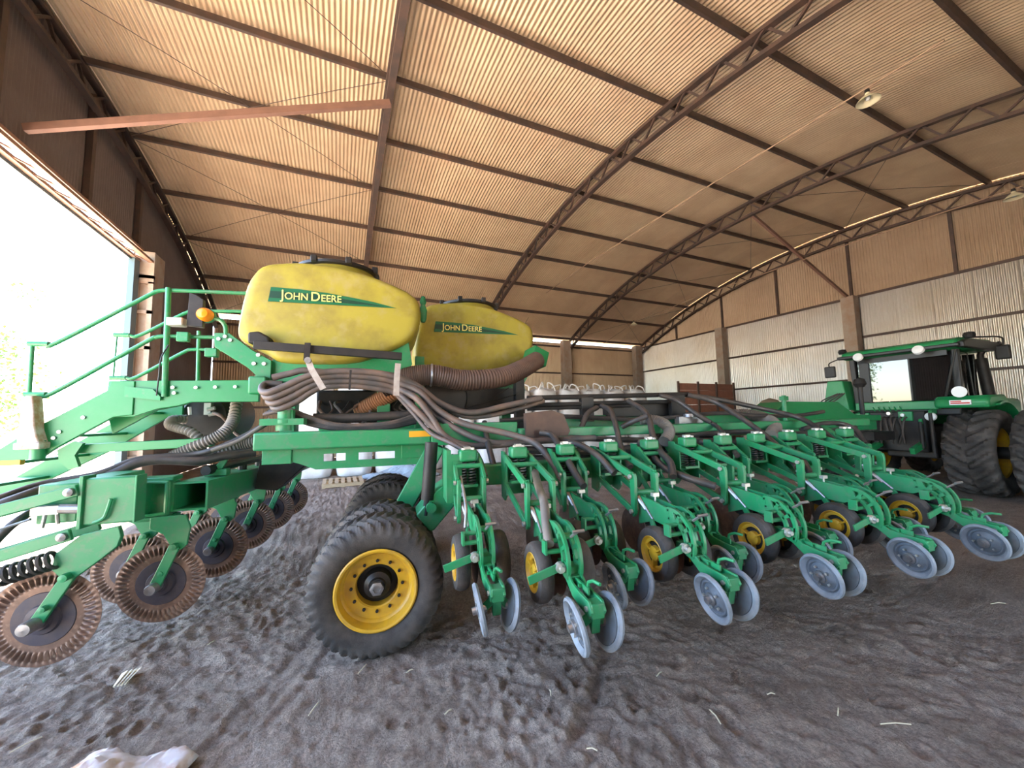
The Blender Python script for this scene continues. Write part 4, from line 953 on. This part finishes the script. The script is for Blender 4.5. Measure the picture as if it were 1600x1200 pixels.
hose([(720, 745, 3.5), (728, 790, 3.2), (727, 825, 3.1)], 0.014, 'steel', 'brake_line')
P('valve_block', MB().b2(at(1062, 668, 4.5), at(1090, 650, 4.6)).lathe([(0.09, 0.0), (0.08, 0.05), (0.0, 0.08)], at(1077, 652, 4.5), (0, 0, 1), 14), 'steel', bevel=0.005)

# ---- platform, stair and rails
P('platform_beam', MB().prism([(-2.93, 2.36), (-1.55, 2.38), (-1.55, 2.13), (-2.20, 2.13), (-2.32, 2.09), (-2.50, 2.06), (-2.70, 1.98), (-2.95, 1.98)], 'y', 5.0, 5.05), 'green2', bevel=0.006)
P('stair_stringer', MB().prism([(-2.90, 2.36), (-2.925, 2.26), (-3.50, 1.87), (-3.76, 1.66), (-4.7, 1.02), (-4.7, 0.86), (-3.75, 1.56), (-3.42, 1.58), (-3.30, 1.68), (-2.86, 1.98), (-2.7, 2.0), (-2.7, 2.36)], 'y', 4.985, 5.03), 'green2', bevel=0.006)
P('stair_stringer', MB().prism([(-2.90, 2.36), (-2.925, 2.26), (-3.50, 1.87), (-4.7, 1.02), (-4.7, 0.86), (-3.42, 1.58), (-2.86, 1.98), (-2.7, 2.0), (-2.7, 2.36)], 'y', 5.95, 5.99), 'green2', bevel=0.006)
P('stair_gusset', MB().prism([(-2.98, 1.80), (-2.60, 2.05), (-2.30, 2.12), (-2.80, 2.12), (-3.02, 1.95)], 'y', 5.2, 5.24), 'green2', bevel=0.004)
P('platform_deck', MB().b2((-2.93, 5.05, 2.30), (-1.4, 5.97, 2.34)), 'green2', bevel=0)
for k in range(5): P('stair_tread', MB().b2((-3.14-0.36*k, 5.03, 2.02-0.245*k), (-2.90-0.36*k, 5.95, 2.05-0.245*k)), 'green2', bevel=0.003)
P('support_bar', MB().bar((-3.28, 5.12, 1.655), (-2.02, 5.12, 1.685), 0.09, 0.095), 'green2', bevel=0.006)
P('stringer_hook', MB().prism([(-3.30, 1.66), (-3.18, 1.74), (-3.10, 1.72), (-3.16, 1.60), (-3.12, 1.48), (-3.20, 1.46), (-3.28, 1.55)], 'y', 5.0, 5.04), 'green2', bevel=0)
P('stringer_edge', MB().b2((-4.2, 4.98, 1.525), (-3.56, 5.035, 1.575)), 'ylabel', bevel=0, label='yellow painted lower edge')
P('hand_hold', MB().prism([(-2.77, 2.30), (-2.53, 2.27), (-2.46, 2.19), (-2.46, 2.15), (-2.77, 2.19)], 'y', 4.965, 4.985), 'green', bevel=0)
for u, z in ((-2.61, 2.26), (-2.36, 2.29), (-2.345, 2.23), (-2.15, 2.29), (-1.97, 2.295), (-1.78, 2.30), (-3.1, 1.98), (-3.28, 1.84), (-3.32, 1.78)):
    P('stringer_bolt', MB().disc((u, 4.978, z), (0, 1, 0), 0.018, 0.016, 8), 'bolt', bevel=0)
P('tank_step_box', MB().b2((-1.62, 4.86, 2.21), (-1.44, 4.99, 2.41)), 'green', bevel=0.02)
rail = lambda pts, r=0.021: P('handrail', MB().tube(spline(pts, 5) if len(pts) > 2 else pts, r, 10), 'green', bevel=0, smooth=60)
rail([(-3.56, 5.0, 2.73), (-3.45, 5.0, 2.735), (-3.37, 5.0, 2.75), (-2.66, 5.0, 3.28), (-2.56, 5.0, 3.35), (-2.45, 5.0, 3.37), (-2.1, 5.0, 3.38), (-1.70, 5.0, 3.39)])
rail([(-3.55, 5.0, 2.22), (-3.45, 5.0, 2.222), (-3.36, 5.0, 2.24), (-2.64, 5.0, 2.78), (-2.54, 5.0, 2.84), (-2.42, 5.0, 2.855), (-1.97, 5.0, 2.86)])
rail([(-3.56, 5.0, 2.73), (-3.55, 5.0, 2.22)], 0.018); rail([(-2.45, 4.98, 3.39), (-2.43, 4.98, 2.19)], 0.026)
rail([(-3.46, 6.0, 3.04), (-3.34, 6.0, 3.04), (-3.22, 6.0, 3.05), (-2.78, 6.0, 3.35), (-2.68, 6.0, 3.39), (-2.5, 6.0, 3.41), (-2.05, 6.0, 3.43)])
rail([(-3.47, 6.0, 2.49), (-3.34, 6.0, 2.49), (-3.22, 6.0, 2.51), (-2.76, 6.0, 2.83), (-2.66, 6.0, 2.875), (-2.5, 6.0, 2.88), (-2.25, 6.0, 2.88)])
rail([(-3.46, 6.0, 3.04), (-3.47, 6.0, 2.49)], 0.010); rail([(-2.59, 6.0, 3.13), (-2.57, 6.0, 2.36)], 0.022)
for p in ((-3.53, 5.0, 2.73), (-3.52, 5.0, 2.22), (-3.43, 6.0, 3.04), (-3.44, 6.0, 2.49)):
    P('rail_joint', MB().rod(V3(p)+V3((-0.06, 0, 0)), V3(p)+V3((0.10, 0, 0)), 0.028, 10), 'green', bevel=0)
P('stair_post', MB().rod((-3.42, 4.96, 1.58), (-3.42, 4.96, 1.76), 0.055, 12), 'green', bevel=0)
P('post_sleeve', MB().prism([(-3.53, 1.73), (-3.36, 1.73), (-3.40, 1.86), (-3.44, 2.20), (-3.50, 2.20), (-3.52, 2.1)], 'y', 4.88, 5.0).b2((-3.54, 4.86, 1.68), (-3.345, 5.0, 1.745)), 'sack', bevel=0.012, label='weathered pale sleeve on the stair post')
# lamps at the rail
P('work_lamp', MB().b2((-2.40, 4.86, 2.95), (-2.25, 4.97, 3.04)), 'bolt', bevel=0.012)
P('work_lamp_lens', MB().b2((-2.39, 4.85, 2.96), (-2.26, 4.86, 3.03)), 'white', bevel=0)
P('marker_panel', MB().prism([(-2.235, 2.96), (-2.22, 3.33), (-2.16, 3.31), (-2.09, 3.26), (-2.085, 2.95)], 'y', 4.90, 4.96), 'black', bevel=0.005)
P('beacon', MB().lathe([(0.0, -0.08), (0.05, -0.075), (0.07, -0.04), (0.074, 0.0), (0.074, 0.03)], (-2.065, 4.90, 3.09), (0, 1, 0), 20), 'amber', bevel=0)
P('beacon_body', MB().lathe([(0.08, 0.03), (0.08, 0.07), (0.05, 0.09), (0.0, 0.09)], (-2.065, 4.90, 3.09), (0, 1, 0), 18).tube(spline([(-2.02, 4.95, 3.07), (-1.94, 4.95, 3.05), (-1.89, 4.95, 2.98), (-1.88, 4.95, 2.88)], 5), 0.022, 8), 'green', bevel=0)
P('junction_box', MB().b2((-2.33, 4.92, 2.79), (-2.22, 4.98, 2.895)), 'green', bevel=0.008)
P('junction_box', MB().b2((-2.10, 5.0, 2.64), (-1.98, 5.08, 2.74)), 'green', bevel=0.01)
P('rail_cable', MB().tube(spline([(-2.40, 4.94, 2.75), (-2.46, 4.94, 2.6), (-2.47, 4.94, 2.4), (-2.48, 4.94, 2.2)], 5), 0.007, 6), 'plastic', bevel=0)

# ------------------------------------------------------------------ tractor
TO = V3((11.75, 6.15, 0.0))
tractor = bpy.data.objects.new('tractor', None); col.objects.link(tractor)
tractor.location = to_world(*TO); tractor.rotation_euler = (0, 0, -rad(1.0)); ORG[tractor.name] = TO
tag(tractor, 'green cab tractor with dual rear wheels seen from behind', 'tractor')
def Tp(name, mb, m='green2', bevel=0.0, **k): return part(name, mb, m, tractor, bevel=bevel, **k)
def tr_wheel(v):
    c = (12.15, v, 0.93)
    w = part('drive_wheel', tyre_mesh(c, 0.93, 0.74, 0.52, 20, 0.062, 1.15, 220, chev=True), 'rubber', tractor, origin=c, smooth=40)
    part('wheel_disc', MB().lathe([(0.53, -0.28), (0.50, -0.26), (0.47, -0.10), (0.25, -0.02), (0.18, -0.05), (0.0, -0.05)], c, (0, 1, 0), 36, caps=False), 'rim', w)
    part('wheel_disc', MB().lathe([(0.53, 0.28), (0.50, 0.26), (0.47, 0.10), (0.25, 0.04), (0.0, 0.05)], c, (0, 1, 0), 36, caps=False), 'rim', w)
    return w
w0 = tr_wheel(5.13)
for v in (4.18, 7.15, 8.1): c = copy_tree(w0, tractor); c.location = V3((12.15, v, 0.93))-TO
for v in (5.0, 7.3):
    c = (15.6, v, 0.72)
    w = part('front_wheel', tyre_mesh(c, 0.72, 0.5, 0.40, 20, 0.045, 1.1, 160, chev=True), 'rubber', tractor, origin=c, smooth=40)
    part('wheel_disc', MB().lathe([(0.41, -0.2), (0.37, -0.08), (0.0, -0.05)], c, (0, 1, 0), 28, caps=False), 'rim', w)
Tp('rear_axle', MB().rod((12.15, 3.8, 0.93), (12.15, 8.5, 0.93), 0.13, 14), 'black')
Tp('chassis', MB().b2((11.75, 5.7, 0.75), (16.4, 6.6, 1.5)), 'black', bevel=0.03)
Tp('rear_hydraulics', MB().b2((11.50, 5.75, 0.9), (11.8, 6.95, 1.85)), 'black', bevel=0.03)
Tp('rear_crossmember', MB().b2((11.62, 5.55, 1.88), (11.85, 7.1, 2.08)), 'green2', bevel=0.02)
for i, (v, z0_, z1_) in enumerate(((5.62, 0.9, 1.8), (6.98, 0.9, 1.75), (5.8, 1.0, 1.6))):
    Tp('lift_link', MB().rod((11.38, v, z0_), (11.45, v+0.03, z1_), 0.035, 10), 'black')
    Tp('lift_crank', MB().bar((11.45, v+0.03, z1_), (11.7, v+0.03, z1_+0.05), 0.06, 0.12), 'green2', bevel=0.01)
for i in range(6): Tp('valve_lever', MB().rod((11.50, 6.15+0.1*i, 1.86), (11.44, 6.15+0.1*i, 1.96), 0.014, 6), 'green2')
Tp('hitch_arm', MB().bar((11.6, 5.85, 1.1), (11.0, 5.85, 0.95), 0.09, 0.14).bar((11.6, 6.6, 1.1), (11.0, 6.6, 0.95), 0.09, 0.14), 'green2', bevel=0.01)
Tp('coupler_block', MB().b2((11.44, 5.95, 1.62), (11.52, 6.2, 1.84)).b2((11.44, 6.75, 1.55), (11.52, 7.0, 1.82)), 'green2', bevel=0.01)
for i in range(9):
    v = 6.05+0.085*i; rs = random.Random(i)
    Tp('hydraulic_hose', MB().tube(spline([(11.52, v, 1.72), (11.36, v+0.01, 1.66), (11.30, v+rs.uniform(-.06, .06), 1.40), (11.36, v+rs.uniform(-.1, .1), 1.08)], 5), 0.020, 7), 'hose')
Tp('coupler', MB().rod((11.38, 6.35, 1.80), (11.52, 6.35, 1.80), 0.04, 8).rod((11.38, 6.10, 1.76), (11.52, 6.10, 1.76), 0.04, 8), 'bolt')
Tp('work_light', MB().lathe([(0.10, 0.0), (0.09, -0.05), (0.0, -0.06)], (11.50, 5.66, 1.72), (1, 0, 0), 16), 'white')
Tp('hood', MB().b2((13.5, 5.65, 1.35), (16.9, 6.65, 2.15)), 'green2', bevel=0.10)
# cab: pillars, glass, roof
for (v, u, dv) in ((5.30, 11.93, -0.02), (7.08, 11.75, 0.02), (5.52, 13.25, 0.0), (7.0, 13.35, 0.0)):
    Tp('cab_pillar', MB().bar((u, v, 2.02), (u+(-0.05 if u < 12 else -0.15), v+dv, 3.28), 0.11, 0.11), 'plastic', bevel=0.015)
Tp('cab_base', MB().b2((11.72, 5.25, 1.75), (13.4, 7.1, 2.08)), 'plastic', bevel=0.03)
Tp('rear_window', MB().b2((11.735, 6.02, 2.10), (11.75, 7.02, 3.22)), 'glass')
Tp('rear_window', MB().prism([(11.735, 6.02), (11.98, 5.36), (11.995, 5.365), (11.75, 6.025)], 'z', 2.10, 3.22), 'glass')
Tp('window_divider', MB().b2((11.715, 6.0, 2.10), (11.735, 6.03, 3.22)), 'plastic')
Tp('side_window', MB().add([(11.96, 5.25, 2.10), (13.25, 5.47, 2.10), (13.12, 5.47, 3.20), (11.91, 5.23, 3.20), (11.96, 5.265, 2.10), (13.25, 5.485, 2.10), (13.12, 5.485, 3.20), (11.91, 5.245, 3.20)], [(0, 1, 2, 3), (7, 6, 5, 4), (0, 4, 5, 1), (1, 5, 6, 2), (2, 6, 7, 3), (3, 7, 4, 0)]), 'glass')
Tp('side_window', MB().b2((11.8, 7.08, 2.1), (13.3, 7.095, 3.2)), 'glass')
Tp('front_window', MB().b2((13.28, 5.4, 2.1), (13.295, 6.98, 3.2)), 'glass')
Tp('window_frame', MB().b2((11.70, 6.78, 2.10), (11.735, 6.98, 3.2)).b2((11.70, 5.36, 3.10), (11.735, 7.0, 3.22)), 'plastic')
Tp('window_bar', MB().rod((11.70, 5.46, 2.12), (11.70, 5.22, 3.2), 0.022, 8), 'plastic')
Tp('cab_roof', MB().prism([(11.45, 3.28), (11.50, 3.40), (11.75, 3.47), (13.2, 3.50), (13.75, 3.42), (13.85, 3.30), (13.6, 3.24), (11.6, 3.22)], 'y', 5.12, 7.25), 'green2', bevel=0.05)
Tp('roof_edge', MB().b2((11.43, 5.08, 3.24), (11.56, 7.32, 3.32)), 'plastic', bevel=0.02)
Tp('roof_edge', MB().prism([(11.5, 3.22), (11.5, 3.34), (11.8, 3.42), (13.3, 3.42), (13.8, 3.30), (13.6, 3.22)], 'y', 5.02, 5.14), 'plastic', bevel=0.02)
for v in (6.85, 5.72): Tp('roof_light', MB().lathe([(0.11, 0.0), (0.10, -0.05), (0.0, -0.07)], (11.44, v, 3.25), (1, 0, -0.35), 18), 'white')
for v in (7.40, 5.05): Tp('roof_beacon', MB().lathe([(0.0, 0.10), (0.08, 0.08), (0.10, 0.02), (0.08, -0.04), (0.0, -0.05)], (11.9, v, 3.48), (0, 0, 1), 14), 'plastic')
# fender and lights
for sgn, va, vb in ((1, 4.72, 5.62), (-1, 6.7, 7.6)):
    vs_ = []; fs_ = []; n = 12
    for i in range(n+1):
        a = rad(72+75*i/n)
        for r in (1.02, 1.06):
            for v in (va, vb): vs_.append((12.15-r*math.cos(a), v, 0.93+r*math.sin(a)*1.05))
    for i in range(n):
        o = i*4; fs_ += [(o, o+1, o+5, o+4), (o+2, o+6, o+7, o+3), (o, o+4, o+6, o+2), (o+1, o+3, o+7, o+5)]
    fs_ += [(0, 2, 3, 1), (n*4, n*4+1, n*4+3, n*4+2)]
    Tp('fender', MB().add(vs_, fs_), 'green2')
Tp('fender_shoulder', MB().prism([(11.52, 1.90), (11.50, 2.06), (11.62, 2.16), (12.4, 2.18), (12.6, 2.05), (12.5, 1.95)], 'y', 4.78, 5.60), 'green2', bevel=0.05)
Tp('tail_light', MB().b2((11.475, 5.02, 1.97), (11.50, 5.34, 2.07)), 'white')
Tp('tail_light_lens', MB().b2((11.465, 5.04, 1.99), (11.476, 5.32, 2.02)).b2((11.465, 5.16, 2.03), (11.476, 5.32, 2.055)), 'redlens')
Tp('speed_disc', MB().disc((11.5, 5.18, 2.25), (1, 0, 0), 0.12, 0.012, 24), 'white', label='small white oval speed sign')
# exhaust stack, mirrors
Tp('exhaust_stack', MB().rod((13.4, 5.23, 1.5), (13.4, 5.34, 3.08), 0.105, 18).tube(spline([(13.4, 5.34, 3.06), (13.4, 5.33, 3.20), (13.4, 5.22, 3.32), (13.4, 5.0, 3.40)], 5), 0.06, 12), 'black')
Tp('mirror', MB().b2((13.16, 4.82, 3.0), (13.24, 5.06, 3.33)), 'plastic', bevel=0.03)
Tp('mirror', MB().b2((11.86, 7.60, 2.82), (11.94, 7.86, 3.14)), 'plastic', bevel=0.03)
Tp('mirror_arm', MB().tube(spline([(11.9, 5.15, 3.46), (12.6, 5.02, 3.50), (13.15, 4.92, 3.50), (13.2, 4.93, 3.30)], 5), 0.018, 8), 'black')
Tp('mirror_arm', MB().tube(spline([(11.8, 7.3, 3.34), (11.88, 7.6, 3.28), (11.9, 7.74, 3.22), (11.9, 7.74, 3.12)], 5), 0.016, 8), 'black')
Tp('side_tank', MB().prism([(7.15, 1.90), (7.75, 1.92), (7.60, 2.70), (7.25, 2.68)], 'x', 11.45, 11.9), 'green2', bevel=0.02)
for i in range(4):
    Tp('control_cable', MB().tube(spline([(11.4, 7.2+0.05*i, 2.35), (11.2, 7.35+0.1*i, 2.15), (11.0, 7.5, 2.05-0.03*i), (10.4, 7.2, 1.9)], 6), 0.016, 6), 'hose')

# ------------------------------------------------------------------ bulk bags, pallet, tarp, trailer
def bulk_bag(x, y, z, label, seed, tier_top=True):
    rs = random.Random(seed); w, h = 0.575, 1.55
    t = empty('bulk_bag', (x, y, z)); t.location = (x, y, z); ORG[t.name] = V3((x, y, z)); t.rotation_euler = (0, 0, 0)
    tag(t, label, 'bag', 'white bulk bags stacked beyond the planter')
    n = 32; lay = [(0.0, 0.80), (0.04, 0.94), (0.2, 0.99), (0.5, 1.02), (0.9, 1.02), (1.2, 1.0), (1.42, 0.92), (1.50, 0.72), (1.54, 0.35), (1.545, 0.0)]
    vs_ = []; fs_ = []
    for (zz, s) in lay:
        for k in range(n):
            a = 2*math.pi*k/n; q = 1/max(abs(math.cos(a))**4+abs(math.sin(a))**4, 1e-6)**0.25; q = min(q, 1.16)
            f = s*w*q*(1+0.02*math.sin(5*a+seed)+rs.uniform(-.008, .008))
            vs_.append((x+f*math.cos(a), y+f*math.sin(a), z+zz+(0.05*math.sin(3*a+seed) if zz > 1.3 and tier_top else 0)))
    for i in range(len(lay)-1):
        for k in range(n):
            k2 = (k+1) % n; fs_.append((i*n+k, i*n+k2, (i+1)*n+k2, (i+1)*n+k))
    part('bag_body', MB().add(vs_, fs_), 'bag', t, smooth=60)
    for sx, sy in ((-1, -1), (1, -1), (-1, 1), (1, 1)):
        a = (x+sx*0.42, y+sy*0.42, z+1.44); l = rs.uniform(.12, .30)
        q = spline([a, (a[0]+sx*rs.uniform(-.15, .05), a[1], z+1.50+l*0.7), (x+sx*rs.uniform(.05, .2), y+sy*.3, z+1.52+l), (x+sx*rs.uniform(.0, .2), y+sy*.2, z+1.54)], 5)
        if not tier_top: q = spline([(x+sx*0.2, y+sy*0.56, z+1.40), (x+sx*0.3, y+sy*0.585, z+1.25), (x+sx*0.4, y+sy*0.56, z+1.42)], 5)
        part('lifting_loop', MB().tube(q, 0.030, 6), 'bag', t)
nb = 12
for tier in (0, 1):
    for i in range(nb):
        lab = ('white woven bulk bag on the upper tier, %s from the left of the stack' if tier else 'white woven bulk bag standing on the floor, %s from the left of the stack') % ORD[i]
        bulk_bag(-0.75+1.27*i+0.02*math.sin(i*3+tier), 14.75+0.06*math.sin(i*5+tier), 0.0+1.56*tier, lab, i+20*tier, tier == 1)
# wooden pallet on the floor
t = empty('pallet', (0, 0, 0)); px_, py_ = 0.15, 12.6; t.location = (px_, py_, 0); ORG[t.name] = V3((px_, py_, 0)); tag(t, 'empty pale wooden pallet on the floor under the main beam', 'pallet')
for i in range(7): part('deck_board', MB().b2((px_-0.55+0.165*i, py_-0.55, 0.11), (px_-0.55+0.165*i+0.10, py_+0.55, 0.135)), 'wood', t)
for y_ in (-0.5, 0.0, 0.5):
    part('stringer', MB().b2((px_-0.55, py_+y_-0.05, 0.02), (px_+0.55, py_+y_+0.05, 0.11)), 'wood', t)
for i in range(3): part('bottom_board', MB().b2((px_-0.55+0.5*i, py_-0.55, 0.0), (px_-0.55+0.5*i+0.10, py_+0.55, 0.02)), 'wood', t)
# crumpled tarp
n = 26; vs_ = []; fs_ = []; rs = np.random.RandomState(3)
G = rs.rand(40, 40)
for i in range(n+1):
    for j in range(n+1):
        a, b = i/n, j/n
        h = 0.30*math.sin(math.pi*a)**0.6*math.sin(math.pi*b)**0.6*(0.7+0.5*math.sin(9*a+4*b))+0.14*(G[i, j]-0.5)*math.sin(math.pi*a)*math.sin(math.pi*b)
        vs_.append((0.75+2.3*a+0.1*math.sin(7*b), 12.75+1.15*b+0.08*math.sin(6*a), 0.02+max(h, 0)))
for i in range(n):
    for j in range(n): fs_.append((i*(n+1)+j, (i+1)*(n+1)+j, (i+1)*(n+1)+j+1, i*(n+1)+j+1))
o = part('tarpaulin', MB().add(vs_, fs_), 'tarp', smooth=40); tag(o, 'crumpled blue-grey plastic tarp on the floor before the bags', 'tarp')
sm = o.modifiers.new('thickness', 'SOLIDIFY'); sm.thickness = 0.012
# old wooden trailer
t = empty('farm_trailer', (0, 0, 0)); tx, ty = 16.4, 14.0; t.location = (tx, ty, 0); ORG[t.name] = V3((tx, ty, 0)); tag(t, 'old trailer with weathered red board sides behind the row units', 'trailer')
for j in range(3):
    for i in range(3): part('side_board', MB().b2((tx-1.9+1.28*i, ty-1.0, 2.32+0.34*j), (tx-1.9+1.28*i+1.25, ty-0.96, 2.32+0.34*j+0.33)), 'redwood', t)
for x_ in (-1.93, -0.62, 0.66, 1.94): part('stake', MB().b2((tx+x_-0.05, ty-1.06, 1.3), (tx+x_+0.05, ty-1.0, 3.42)), 'duct', t)
part('bed', MB().b2((tx-1.95, ty-1.0, 1.25), (tx+1.95, ty+1.0, 1.42)), 'redwood', t)
part('lower_board', MB().b2((tx-1.9, ty-1.0, 1.42), (tx+1.9, ty-0.96, 2.30)), 'redwood', t)
for x_ in (-1.1, 1.1):
    for y_ in (-0.85, 0.85): part('trailer_wheel', MB().lathe([(0.0, -0.08), (0.25, -0.1), (0.5, -0.11), (0.52, 0.0), (0.5, 0.11), (0.0, 0.1)], (tx+x_, ty+y_, 0.52), (0, 1, 0), 22), 'rubber', t)
for x_ in (tx-1.1, tx+1.1): part('axle', MB().rod((x_, ty-0.85, 0.52), (x_, ty+0.85, 0.52), 0.06).b2((x_-0.1, ty-0.5, 0.55), (x_+0.1, ty+0.5, 1.25)), 'black', t)
# canvas roll beside the trailer
t = empty('canvas_cover', (0, 0, 0)); cx, cy = 18.7, 11.5
vs_ = []; fs_ = []
for i in range(13):
    a = i/12
    for k in range(16):
        b = 2*math.pi*k/16; r = 0.55*math.sin(math.pi*min(max(a, 0.06), 0.94))**0.5
        vs_.append((cx-0.9+1.8*a, cy+r*1.2*math.cos(b), 1.35+r*1.9*max(math.sin(b), -0.6)+0.3*a))
for i in range(12):
    for k in range(16): k2 = (k+1) % 16; fs_.append((i*16+k, i*16+k2, (i+1)*16+k2, (i+1)*16+k))
fs_ += [tuple(range(16)), tuple(range(12*16, 13*16))]
bpy.data.objects.remove(t)
o = part('covered_load', MB().add(vs_, fs_).b2((cx-0.95, cy-0.7, 0.0), (cx+0.95, cy+0.7, 0.9)), 'tan', smooth=50); tag(o, 'tan canvas-covered load beside the end wall column', 'tarp')

# ------------------------------------------------------------------ foreground sack and litter on the floor
n = 30; vs_ = []; fs_ = []; rs = np.random.RandomState(5); G = rs.rand(40, 40)
for i in range(n+1):
    for j in range(n+1):
        a, b = i/n, j/n
        w_ = (math.sin(math.pi*a)*math.sin(math.pi*b))**0.25 if 0 < a < 1 and 0 < b < 1 else 0
        h = 0.125*w_*(0.75+0.30*math.sin(8*a+5*b+1)+0.25*math.sin(13*b-6*a))+0.035*(G[i, j]-0.5)*w_
        vs_.append((-0.97+0.9*(a-0.5)*0.62+0.434*(b-1)*0.8, 2.99-0.434*(a-0.5)*0.62+0.9*(b-1)*0.8+0.03*math.sin(9*a), 0.02+max(h, 0)))
for i in range(n):
    for j in range(n): fs_.append((i*(n+1)+j, (i+1)*(n+1)+j, (i+1)*(n+1)+j+1, i*(n+1)+j+1))
o = part('feed_sack', MB().add(vs_, fs_), 'sack', smooth=50); tag(o, 'crumpled white plastic sack stained brown at the bottom edge', 'sack')
sm = o.modifiers.new('thickness', 'SOLIDIFY'); sm.thickness = 0.006
def ground(px, py):
    r = CM.T@np.array([(px-800)/FPX, (py-600)/FPX, 1.0]); t = -CAM_H/r[2]; return np.array([0, 0, CAM_H])+t*r
g = ground(195, 1066)
hk = MB()
for k in range(4):
    hk.add([g+V3((0.02*k-0.04, -0.07, 0.02)), g+V3((0.02*k-0.02, -0.07, 0.035)), g+V3((0.026*k-0.01, 0.07, 0.05)), g+V3((0.026*k-0.05, 0.08, 0.03)), g+V3((0.02*k-0.03, -0.07, 0.01))], [(0, 1, 2, 3), (0, 3, 4), (1, 4, 3, 2), (0, 4, 1)])
o = part('corn_husk', hk, 'straw'); tag(o, 'small pale dry husk lying on the dirt near the coulters', 'husk')
for i, (x_, y_, a, L_) in enumerate(((490, 1115, 1.0, .10), (566, 1052, 0.9, .10), (40, 1172, 0.5, .12), (1118, 1128, 1.3, .10), (1205, 1092, -.5, .05), (1400, 1140, -.6, .16), (1560, 948, -.6, .12), (925, 1180, -.8, .06), (640, 1055, .2, .05), (1310, 1120, .4, .07), (700, 1120, .3, .05), (330, 1010, .8, .06), (860, 1090, 1.2, .05), (1030, 1060, .2, .06))):
    p = ground(x_, y_); d = V3((math.cos(a), math.sin(a), 0.10))*L_/2
    o = part('straw_stalk', MB().tube([p-d+V3((0, 0, 0.03)), p+V3((0.004, 0, 0.037)), p+d+V3((0, 0, 0.03))], 0.004, 5), 'straw')
    tag(o, 'short pale straw stalk ' + ('on the dirt at the lower middle left', 'leaning at the foot of the near yellow-rimmed wheel', 'in the lower left corner of the floor', 'on the dirt below the third pair of closing wheels', 'on the dirt just under the closing wheels', 'long and thin on the dirt at the lower right', 'on the reddish dirt at the right edge', 'at the bottom edge of the picture', 'just right of the near yellow-rimmed wheel', 'on the bare dirt right of centre', 'on the trodden dirt at the lower centre', 'beside the coulters on the pebbly dirt', 'on the dirt left of the nearest closing wheels', 'on the dirt under the nearest closing wheels')[i], 'straw', 'straw stalks on the floor')
